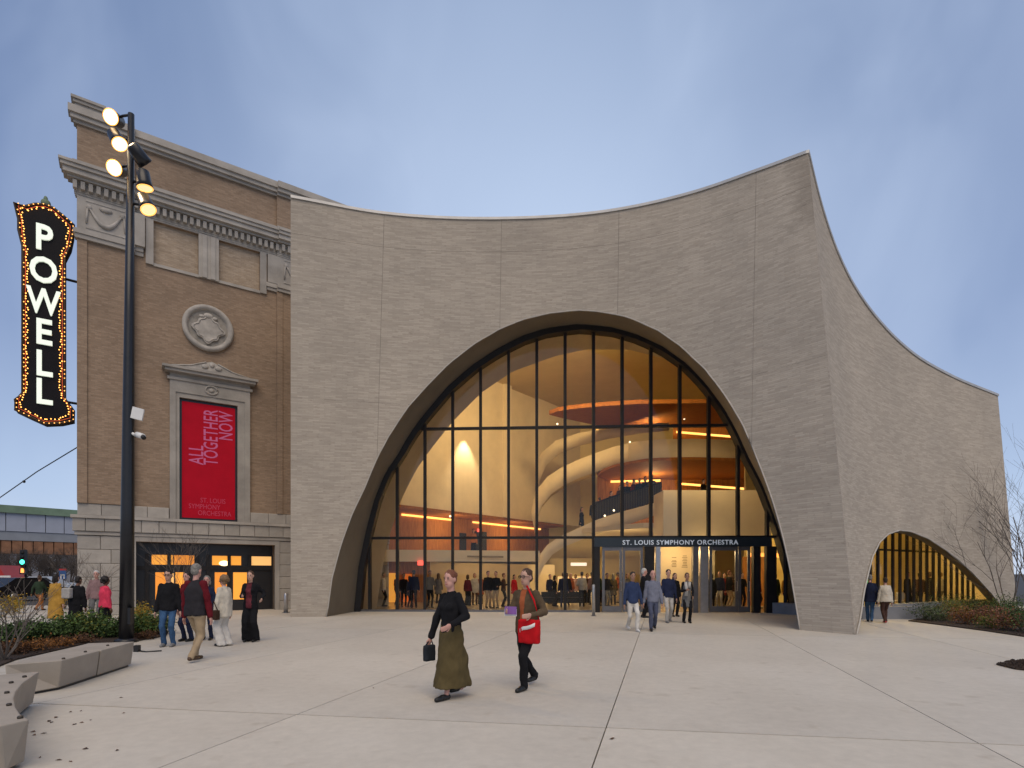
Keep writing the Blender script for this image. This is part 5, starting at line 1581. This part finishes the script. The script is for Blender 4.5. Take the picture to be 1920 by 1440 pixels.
WALKL = dict(lf=(.06, -.30, 0), rf=(-.06, .34, .05), lh=(.25, .14, .84), rh=(-.25, -.24, .88))
WALKR = dict(lf=(.06, .34, .05), rf=(-.06, -.30, 0), lh=(.25, -.24, .88), rh=(-.25, .14, .84))
# the two walkers in the middle of the plaza
w1 = person('person in dark top and long olive skirt striding across the plaza with a dark bag', 846, 1308, 1.74, -38, 'sweater', 'black', 'maxi', 'olive', 'bun', 'red', 1, 'shoe', 'f', lf=(.05, -.16, 0), rf=(-.05, .22, .05), lh=(.20, -.20, 1.02), rh=(-.27, -.12, .82), detail=2, turn=10, hem=.90)
b1 = thing('handbag', 'small dark bag hanging from the hand of the olive skirt walker', 'bag', w1.location, w1.rotation_euler.z)
soft('pouch', MB().box((-.28, -.14, .60), (.08, .18, .22)), C['bag'], b1, .014, 4, .006, 14)
put('strap', MB().tube([(-.28, -.07, .70), (-.27, -.12, .80), (-.28, -.21, .70)], .010, 6), C['bag'], b1)
w2 = person('person in brown jacket and black trousers striding with a red bag', 988, 1290, 1.78, -32, 'jacket', 'brownj', 'trousers', 'black', 'short', 'brown', 0, 'shoe', 'm', lf=(.06, -.20, 0), rf=(-.06, .32, .05), lh=(.22, -.24, 1.08), rh=(-.14, -.30, 1.12), detail=2, glasses=True, turn=-8, front=(C['rust'], .02, .05))
pg = thing('programme', 'purple and white folded programme held by the walker in brown', 'booklet', w2.location, w2.rotation_euler.z)
put('cover', MB().box((-.05, -.37, 1.16), (.19, .012, .11)), mat('purple_paper', (.28, .13, .42), .6, .1, 3), pg); put('page', MB().box((-.06, -.356, 1.13), (.20, .012, .10)), WHITE, pg)
b2_ = thing('shoulder_bag', 'red bag with a white wave at the hip of the walker in brown', 'bag', w2.location, w2.rotation_euler.z)
soft('pouch', MB().box((.16, -.20, .86), (.33, .13, .35)), C['red'], b2_, .016, 26, .012, 10)
put('wave', MB().loft([[(x, -.272, z - .026), (x, -.272, z + .026), (x, -.255, z + .026), (x, -.255, z - .026)] for x, z in ((.04, .87), (.09, .905), (.16, .915), (.22, .935), (.285, .965))], 0, True, True, True), WHITE, b2_)
put('strap', MB().tube([(.30, -.17, 1.02), (.20, -.14, 1.30), (.04, -.06, 1.50), (-.12, .10, 1.38), (-.05, .16, 1.0), (.1, .05, .95)], .014, 6), C['red'], b2_)

# group on the left
G1_ = 'people talking in front of the old hall'
person('person in black jacket and blue jeans standing with glasses', 316, 1212, 1.76, 12, 'jacket', 'black', 'trousers', 'jeans', 'short', 'dark', 0, 'shoegrey', detail=1, glasses=True, group=G1_)
person('person with dark hair in a dark red top, half hidden behind the charcoal vest', 352, 1202, 1.72, -10, 'jacket', 'maroon', 'trousers', 'navy', 'bob', 'dark', 1, sex='f', group=G1_)
person('grey haired person in a charcoal vest and khaki trousers seen from behind', 367, 1239, 1.88, 172, 'jacket', 'vest', 'trousers', 'khaki', 'short', 'grey', 1, 'shoebrown', sleeve='maroon', lf=(.09, -.10, 0), rf=(-.10, .24, .04), build=1.12, group=G1_)
person('pale faced person in navy behind the charcoal vest and cream coat', 388, 1200, 1.62, 15, 'jacket', 'navy', 'trousers', 'navy', 'bob', 'grey', 1, sex='f', group=G1_)
p_ = person('person in a cream coat and cream trousers with a brown bag', 420, 1211, 1.64, -110, 'jacket', 'cream', 'wide', 'offwhite', 'curly', 'blond', 1, sex='f', build=1.1, hem=.72, group=G1_)
hb = thing('handbag', 'brown handbag on the arm of the cream coated person', 'bag', p_.location, p_.rotation_euler.z)
soft('pouch', MB().box((.27, -.02, .74), (.12, .26, .22)), C['bagbrown'], hb, .018, 4); put('strap', MB().tube([(.27, -.12, .84), (.26, -.03, 1.05), (.27, .1, .84)], .012, 6), C['bagbrown'], hb)
p_ = person('person in dark maroon patterned top and wide black trousers, right end of the talking group', 470, 1203, 1.74, 8, 'jacket', 'black', 'wide', 'black', 'short', 'brown', 0, sex='f', lh=(.30, -.10, 1.08), rh=(-.12, -.28, 1.14), group=G1_, front=(C['pattern'], .07, .06))
# far left
G2_ = 'people on the path at the far left'
p_ = person('person in a long black coat with a small pale backpack', 142, 1188, 1.60, 175, 'longcoat', 'black', 'trousers', 'black', 'short', 'dark', 2, group=G2_, build=1.1, lean=.12)
bp = thing('backpack', 'small pale grey backpack on the long black coat', 'backpack', p_.location, p_.rotation_euler.z)
soft('pouch', MB().box((.10, .17, 1.14), (.25, .14, .30)), C['lightgrey'], bp, .02, 16); put('strap', MB().tube([(.10, .12, 1.28), (.13, -.06, 1.42), (.15, -.14, 1.2), (.12, .08, 1.0)], .015, 6), C['lightgrey'], bp)
person('person in a coral pink jacket with big black curly hair', 197, 1191, 1.60, 150, 'jacket', 'pink', 'skirt', 'black', 'curly', 'dark', 2, sex='f', group=G2_, build=1.15)
person('white haired person in a mauve jacket behind the pink jacket', 181, 1170, 1.78, 20, 'jacket', 'mauve', 'trousers', 'grey', 'short', 'white', 1, group=G2_)
person('person in a long mustard coat seen from behind', 104, 1179, 1.66, 170, 'longcoat', 'mustard', 'trousers', 'khaki', 'bob', 'dark', 0, sex='f', group=G2_, build=1.15)
person('person in dark top and orange trousers walking by the street', 74, 1145, 1.65, 185, 'jacket', 'dkgreen', 'trousers', 'orange', 'short', 'brown', 3, group=G2_, **WALKL)
# at the doors
G3_ = 'people walking out of the glazed doors'
person('dark haired person in navy sweater and white trousers', 1186, 1183, 1.76, 6, 'sweater', 'bluenavy', 'trousers', 'offwhite', 'short', 'dark', 3, 'shoewhite', lf=(.07, -.22, 0), rf=(-.07, .24, .04), group=G3_)
person('pink faced person in grey-blue sweater and slate trousers', 1224, 1182, 1.81, -8, 'sweater', 'greyblue', 'trousers', 'slate', 'fringe', 'white', 1, 'shoe', lf=(.07, .24, .04), rf=(-.07, -.22, 0), group=G3_)
person('tall person in black sweater and light grey trousers', 1253, 1167, 1.84, 0, 'sweater', 'navy', 'trousers', 'lightgrey', 'short', 'dark', 0, 'shoegrey', lf=(.09, .16, .03), rf=(-.09, -.16, 0), group=G3_)
p_ = person('person in a grey dress with pale scarf and dark tights', 1288, 1168, 1.70, -5, 'dress', 'grey', 'trousers', 'black', 'short', 'brown', 3, 'shoe', 'f', sleeve='black', rh=(-.08, -.24, 1.16), lh=(.16, -.2, .95), group=G3_)
put('scarf', MB().tube([(-.07, -.12, 1.44), (-.05, -.16, 1.2), (-.06, -.17, .95)], [.05, .055, .06], 8).tube([(.07, -.12, 1.44), (.04, -.16, 1.25)], [.05, .05], 8), C['lightgrey'], p_)
person('white haired doorman in a black suit standing by the dark post', 1207, 1158, 1.88, 90, 'coat', 'black', 'trousers', 'black', 'short', 'white', 1, hem=.78, group=G3_)
person('person in a dark coat behind the light grey trousers', 1265, 1156, 1.70, 10, 'coat', 'black', 'trousers', 'black', 'bob', 'brown', 0, sex='f', group=G3_)
# right arch
person('person in a dark navy coat and jeans walking under the small arch', 1631, 1166, 1.66, 150, 'coat', 'navy', 'trousers', 'jeans', 'short', 'grey', 1, hem=.74, lf=(.05, -.16, 0), rf=(-.05, .16, .02), group='couple under the small arch')
person('person in a cream jacket, brown trousers and red shoes', 1660, 1168, 1.56, 165, 'jacket', 'cream', 'trousers', 'brown', 'short', 'dark', 1, 'shoered', 'f', lf=(.05, .14, .02), rf=(-.05, -.14, 0), group='couple under the small arch', build=1.08)

# ---- prototypes for the crowd indoors; copies share the meshes and get their own clothes
protos = []
PR_ = [dict(top='jacket', sex='m'), dict(top='coat', sex='f', hair='bob', hem=.66), dict(top='sweater', sex='m', lh=(.18, -.22, 1.05)), dict(top='dress', sex='f', hair='long', bottom='trousers'), dict(top='jacket', sex='f', hair='bob', bottom='wide'), dict(top='jacket', sex='m', rh=(-.12, -.26, 1.18), lf=(.1, .05, 0))]
crowd = [  # x, feet y or None, distance, height, yaw, prototype, top, bottom, hair, skin, label
    (719, 29.0, 1.74, 95, 0, 'offwhite', 'black', 'grey', 0, 'person in a white top and dark trousers beside the left foot of the great arch'),
    (757, 28.6, 1.68, 20, 2, 'black', 'black', 'dark', 3, 'dark figure directly before the glowing amber niche'),
    (768, 28.2, 1.55, 150, 1, 'slate', 'navy', 'brown', 0, 'shorter figure in slate next to the amber niche'),
    (776, 27.6, 1.84, 200, 0, 'navy', 'black', 'dark', 0, 'tall figure in navy just left of the fourth bay mullion'),
    (806, 27.8, 1.82, 30, 2, 'grey', 'black', 'dark', 3, 'figure in a grey jacket just right of the amber rooms'),
    (877, 29.6, 1.62, 160, 4, 'maroon', 'black', 'brown', 0, 'small figure in maroon right behind the olive skirt walker'),
    (890, 30.5, 1.70, 10, 1, 'cream', 'brown', 'blond', 1, 'figure in cream in the middle of the lobby, left of a pair in black'),
    (901, 31, 1.66, 190, 3, 'rust', 'olive', 'dark', 3, 'figure in rust top beside the cream figure'),
    (915, 27.8, 1.80, 25, 0, 'black', 'khaki', 'brown', 1, 'left figure of the pair in black tops and khaki trousers'),
    (930, 27.6, 1.78, -20, 2, 'black', 'khaki', 'dark', 0, 'right figure of the pair in black tops and khaki trousers'),
    (944, 28.6, 1.70, 90, 5, 'brown', 'black', 'red', 0, 'figure in brown just left of the brown jacket walker'),
    (964, 30.2, 1.62, 45, 1, 'red', 'black', 'dark', 1, 'figure in red mostly behind the brown jacket walker'),
    (1040, 29.0, 1.58, 100, 4, 'black', 'black', 'dark', 3, 'short black figure by the low lobby couch'),
    (1056, 28.0, 1.72, 170, 0, 'navy', 'navy', 'brown', 0, 'figure in navy standing left of the bright counter'),
    (1070, 33.0, 1.70, 20, 3, 'rust', 'brown', 'blond', 0, 'figure in rust before the bright counter'),
    (1079, 34.5, 1.64, 190, 1, 'mauve', 'grey', 'brown', 1, 'figure in mauve queueing at the counter'),
    (1091, 28.6, 1.76, 175, 2, 'lightgrey', 'black', 'dark', 0, 'figure in a light grey top with their back turned, near the counter'),
    (1101, 32.0, 1.68, 15, 4, 'brown', 'black', 'brown', 0, 'figure in brown between the counter and the doors'),
    (1122, 29.5, 1.72, 130, 0, 'dkgreen', 'black', 'dark', 2, 'figure in dark green just inside the left door jamb'),
    (1138, 28.8, 1.70, 30, 2, 'black', 'grey', 'brown', 0, 'figure in black seen through the left leaf of the left doors'),
    (1150, 30.5, 1.66, 180, 3, 'olive', 'black', 'grey', 1, 'figure in olive through the left leaf, behind the black one'),
    (1158, 32.5, 1.74, 90, 5, 'rust', 'khaki', 'dark', 3, 'figure in rust close to the central door stile'),
    (1176, 30.0, 1.68, 20, 1, 'grey', 'black', 'brown', 0, 'figure in a grey coat seen through the right leaf of the left doors'),
    (744, 30.5, 1.66, 60, 5, 'brown', 'black', 'dark', 0, 'figure in brown standing inside the amber niche room'),
    (822, 31.5, 1.70, 175, 3, 'grey', 'black', 'brown', 1, 'figure in a grey dress left of the olive skirt walker, further in'),
    (1031, 31.0, 1.64, 30, 2, 'navy', 'black', 'grey', 1, 'grey haired figure in navy at the foot of the sweeping stair'),
    (1063, 30.2, 1.70, 10, 5, 'black', 'black', 'dark', 2, 'figure in black just beyond the low couch'),
    (1110, 30.4, 1.74, 200, 0, 'mauve', 'black', 'dark', 0, 'figure in mauve just left of the door jamb'),
    (1131, 31.8, 1.60, 15, 1, 'maroon', 'black', 'blond', 0, 'short fair haired figure in maroon behind the left doors'),
    (1167, 33.0, 1.72, 100, 4, 'navy', 'grey', 'dark', 3, 'figure in navy far back behind the left doors'),
    (1357, 29.0, 1.72, 20, 3, 'maroon', 'black', 'dark', 0, 'figure in a maroon dress far behind the right doors'),
    (1334, 27.0, 1.68, 160, 1, 'black', 'black', 'dark', 0, 'figure in a black coat at the left side of the right door leaf'),
    (1349, 27.6, 1.78, -30, 0, 'navy', 'lightgrey', 'brown', 0, 'figure in navy jacket behind the right door leaf'),
    (1367, 27.4, 1.82, 100, 5, 'black', 'khaki', 'red', 0, 'tall figure with auburn hair behind the right door leaf'),
    (1374, 28.2, 1.66, 200, 4, 'brown', 'offwhite', 'brown', 3, 'figure in brown with white trousers behind the right door leaf'),
    (1391, 27.2, 1.72, 10, 2, 'black', 'black', 'dark', 0, 'figure in black against the last narrow door leaf'),
    (1421, 27.2, 1.76, 90, 0, 'maroon', 'black', 'dark', 3, 'figure in maroon by the wooden wall right of the doors'),
    (1453, 26.6, 1.70, 150, 1, 'dkgreen', 'black', 'brown', 0, 'figure in dark green between the dark posts beside the pier'),
    (1473, 26.0, 1.66, 20, 2, 'mustard', 'black', 'brown', 1, 'figure in mustard seen left of the brick pier'),
    (1701, 25.5, 1.74, 30, 0, 'black', 'black', 'dark', 0, 'figure in black inside the side wing near the arch top'),
    (1724, 26.5, 1.70, 160, 2, 'brown', 'black', 'dark', 3, 'figure in brown inside the side wing under the sloping arch'),
    (1742, 27.5, 1.76, 100, 1, 'black', 'navy', 'brown', 0, 'figure in a black coat inside the side wing, right of the brown one'),
    (1764, 28.0, 1.72, 190, 5, 'cream', 'grey', 'blond', 1, 'figure in cream inside the side wing by the last fins'),
]
upper = [  # px, head y, distance, yaw, proto, top, hair, label
    (1094, 948, 32.6, 60, 1, 'black', 'dark', 'lowest dark figure climbing the sweeping stair'), (1117, 934, 32.2, 20, 0, 'black', 'dark', 'dark figure on the sweeping stair beside a mullion'),
    (1129, 929, 32.0, 200, 5, 'navy', 'brown', 'second dark figure close behind on the sweeping stair'), (1151, 917, 31.8, 40, 2, 'black', 'dark', 'figure in black halfway up the sweeping stair'),
    (1168, 906, 31.8, 10, 1, 'brown', 'brown', 'figure in brown leaning near the top of the sweeping stair'), (1182, 898, 31.6, -10, 0, 'black', 'grey', 'grey haired figure at the balcony above the dark guard'),
    (1195, 894, 31.4, 25, 4, 'maroon', 'dark', 'figure in maroon at the balcony above the dark guard'), (1206, 892, 31.2, -25, 2, 'navy', 'blond', 'fair haired figure at the balcony above the dark guard'),
    (1217, 889, 31.0, 10, 1, 'black', 'dark', 'figure in black second from the bulkhead on the balcony'), (1230, 886, 30.8, 0, 0, 'grey', 'brown', 'figure in grey beside the bulkhead on the balcony'),
    (1330, 893, 30.0, 30, 5, 'black', 'dark', 'lone dark figure standing above the cream bulkhead'), (886, 990, 36.2, 10, 4, 'orange', 'brown', 'small figure in orange on the mezzanine below the red sign')]
for i, d in enumerate(PR_):
    kw = dict(d); lab = 'x'
    pr0 = person(lab, 0, 1200, 1.75, 0, kw.pop('top'), 'black', kw.pop('bottom', 'trousers'), 'black', kw.pop('hair', 'short'), 'dark', 0, detail=0, at=(0, 60, 0), **kw)
    protos.append(pr0)

# bake the soft pieces: continuous meshes with folds
bpy.context.view_layer.update()
dg = bpy.context.evaluated_depsgraph_get()
for o, m, wr, fq, front in BAKE:
    me = bpy.data.meshes.new_from_object(o.evaluated_get(dg)); me.name = o.name
    n = len(me.vertices); co_ = np.empty(n * 3, np.float32); me.vertices.foreach_get('co', co_)
    if wr:
        no = np.empty(n * 3, np.float32); me.vertices.foreach_get('normal', no)
        co_ = co_.reshape(-1, 3); no = no.reshape(-1, 3)
        sd = sum(map(ord, o.name)) % 97
        a = np.array([mnoise.noise(Vector((x * fq + sd, y * fq, z_ * fq * .6))) + .5 * mnoise.noise(Vector((x * fq * 2.3, y * fq * 2.3 + sd, z_ * fq * 1.3))) for x, y, z_ in co_], np.float32)
        co_ = (co_ + no * (a * wr)[:, None]).reshape(-1)
        me.vertices.foreach_set('co', co_)
    me.materials.clear(); me.materials.append(m)
    if front:
        me.materials.append(front[0])
        for pl in me.polygons:
            if pl.normal.y < -.25 and pl.center.y < .02 and abs(pl.center.x + .012) < front[1] + (front[2] - front[1]) * (pl.center.z - .85) / .6: pl.material_index = 1
    me.polygons.foreach_set('use_smooth', [True] * len(me.polygons)); me.update()
    o.modifiers.clear(); old_me = o.data; o.data = me; bpy.data.meshes.remove(old_me)

PK = {pr0.name: [c for c in COL.objects if c.parent == pr0] for pr0 in protos}


def clone(pr0, loc, rz, hgt, label, group, tc_, bc_, hc_, sk):
    r = pr0.copy(); COL.objects.link(r); r.location = loc; r.rotation_euler = (0, 0, R(rz)); r.scale = (hgt / 1.75,) * 3
    r['label'] = label; r['group'] = group
    for c in PK[pr0.name]:
        d = c.copy(); COL.objects.link(d); d.parent = r
        st = c.name.split('.')[0]
        m = {'body': SKINS[sk], 'hair': HAIRM[hc_], 'trousers': C[bc_], 'skirt': C[bc_], 'shoe': C['shoe']}.get(st, C[tc_])
        d.material_slots[0].link = 'OBJECT'; d.material_slots[0].material = m
    return r


for x, d, hgt, yaw, k, tc_, bc_, hc_, sk, lab in crowd:
    clone(protos[k], ((x - CX) * d / FOC, d, .013), yaw, hgt, lab, 'visitors inside the lobby' if x < 1600 else 'visitors inside the side wing', tc_, bc_, hc_, sk)
for x, y, d, yaw, k, tc_, hc_, lab in upper:
    hgt = 1.7; zt = EYE + (HY - y) * d / FOC
    clone(protos[k], ((x - CX) * d / FOC, d + .9, zt - hgt), yaw, hgt, lab, 'visitors on the upper levels', tc_, 'black', hc_, 0)
for pr0 in protos:
    for c in PK[pr0.name]: bpy.data.objects.remove(c)
    bpy.data.objects.remove(pr0)

# ------------------------------------------------------------------ turn lettering into meshes
bpy.context.view_layer.update()
dg = bpy.context.evaluated_depsgraph_get()
for ob, M, material, parent, name, label in TEXTS:
    me = bpy.data.meshes.new_from_object(ob.evaluated_get(dg))
    me.transform(M)
    cu = ob.data
    bpy.data.objects.remove(ob); bpy.data.curves.remove(cu)
    me.materials.clear()
    o = put(name, me, material, parent, True)
    if label: o['label'] = label
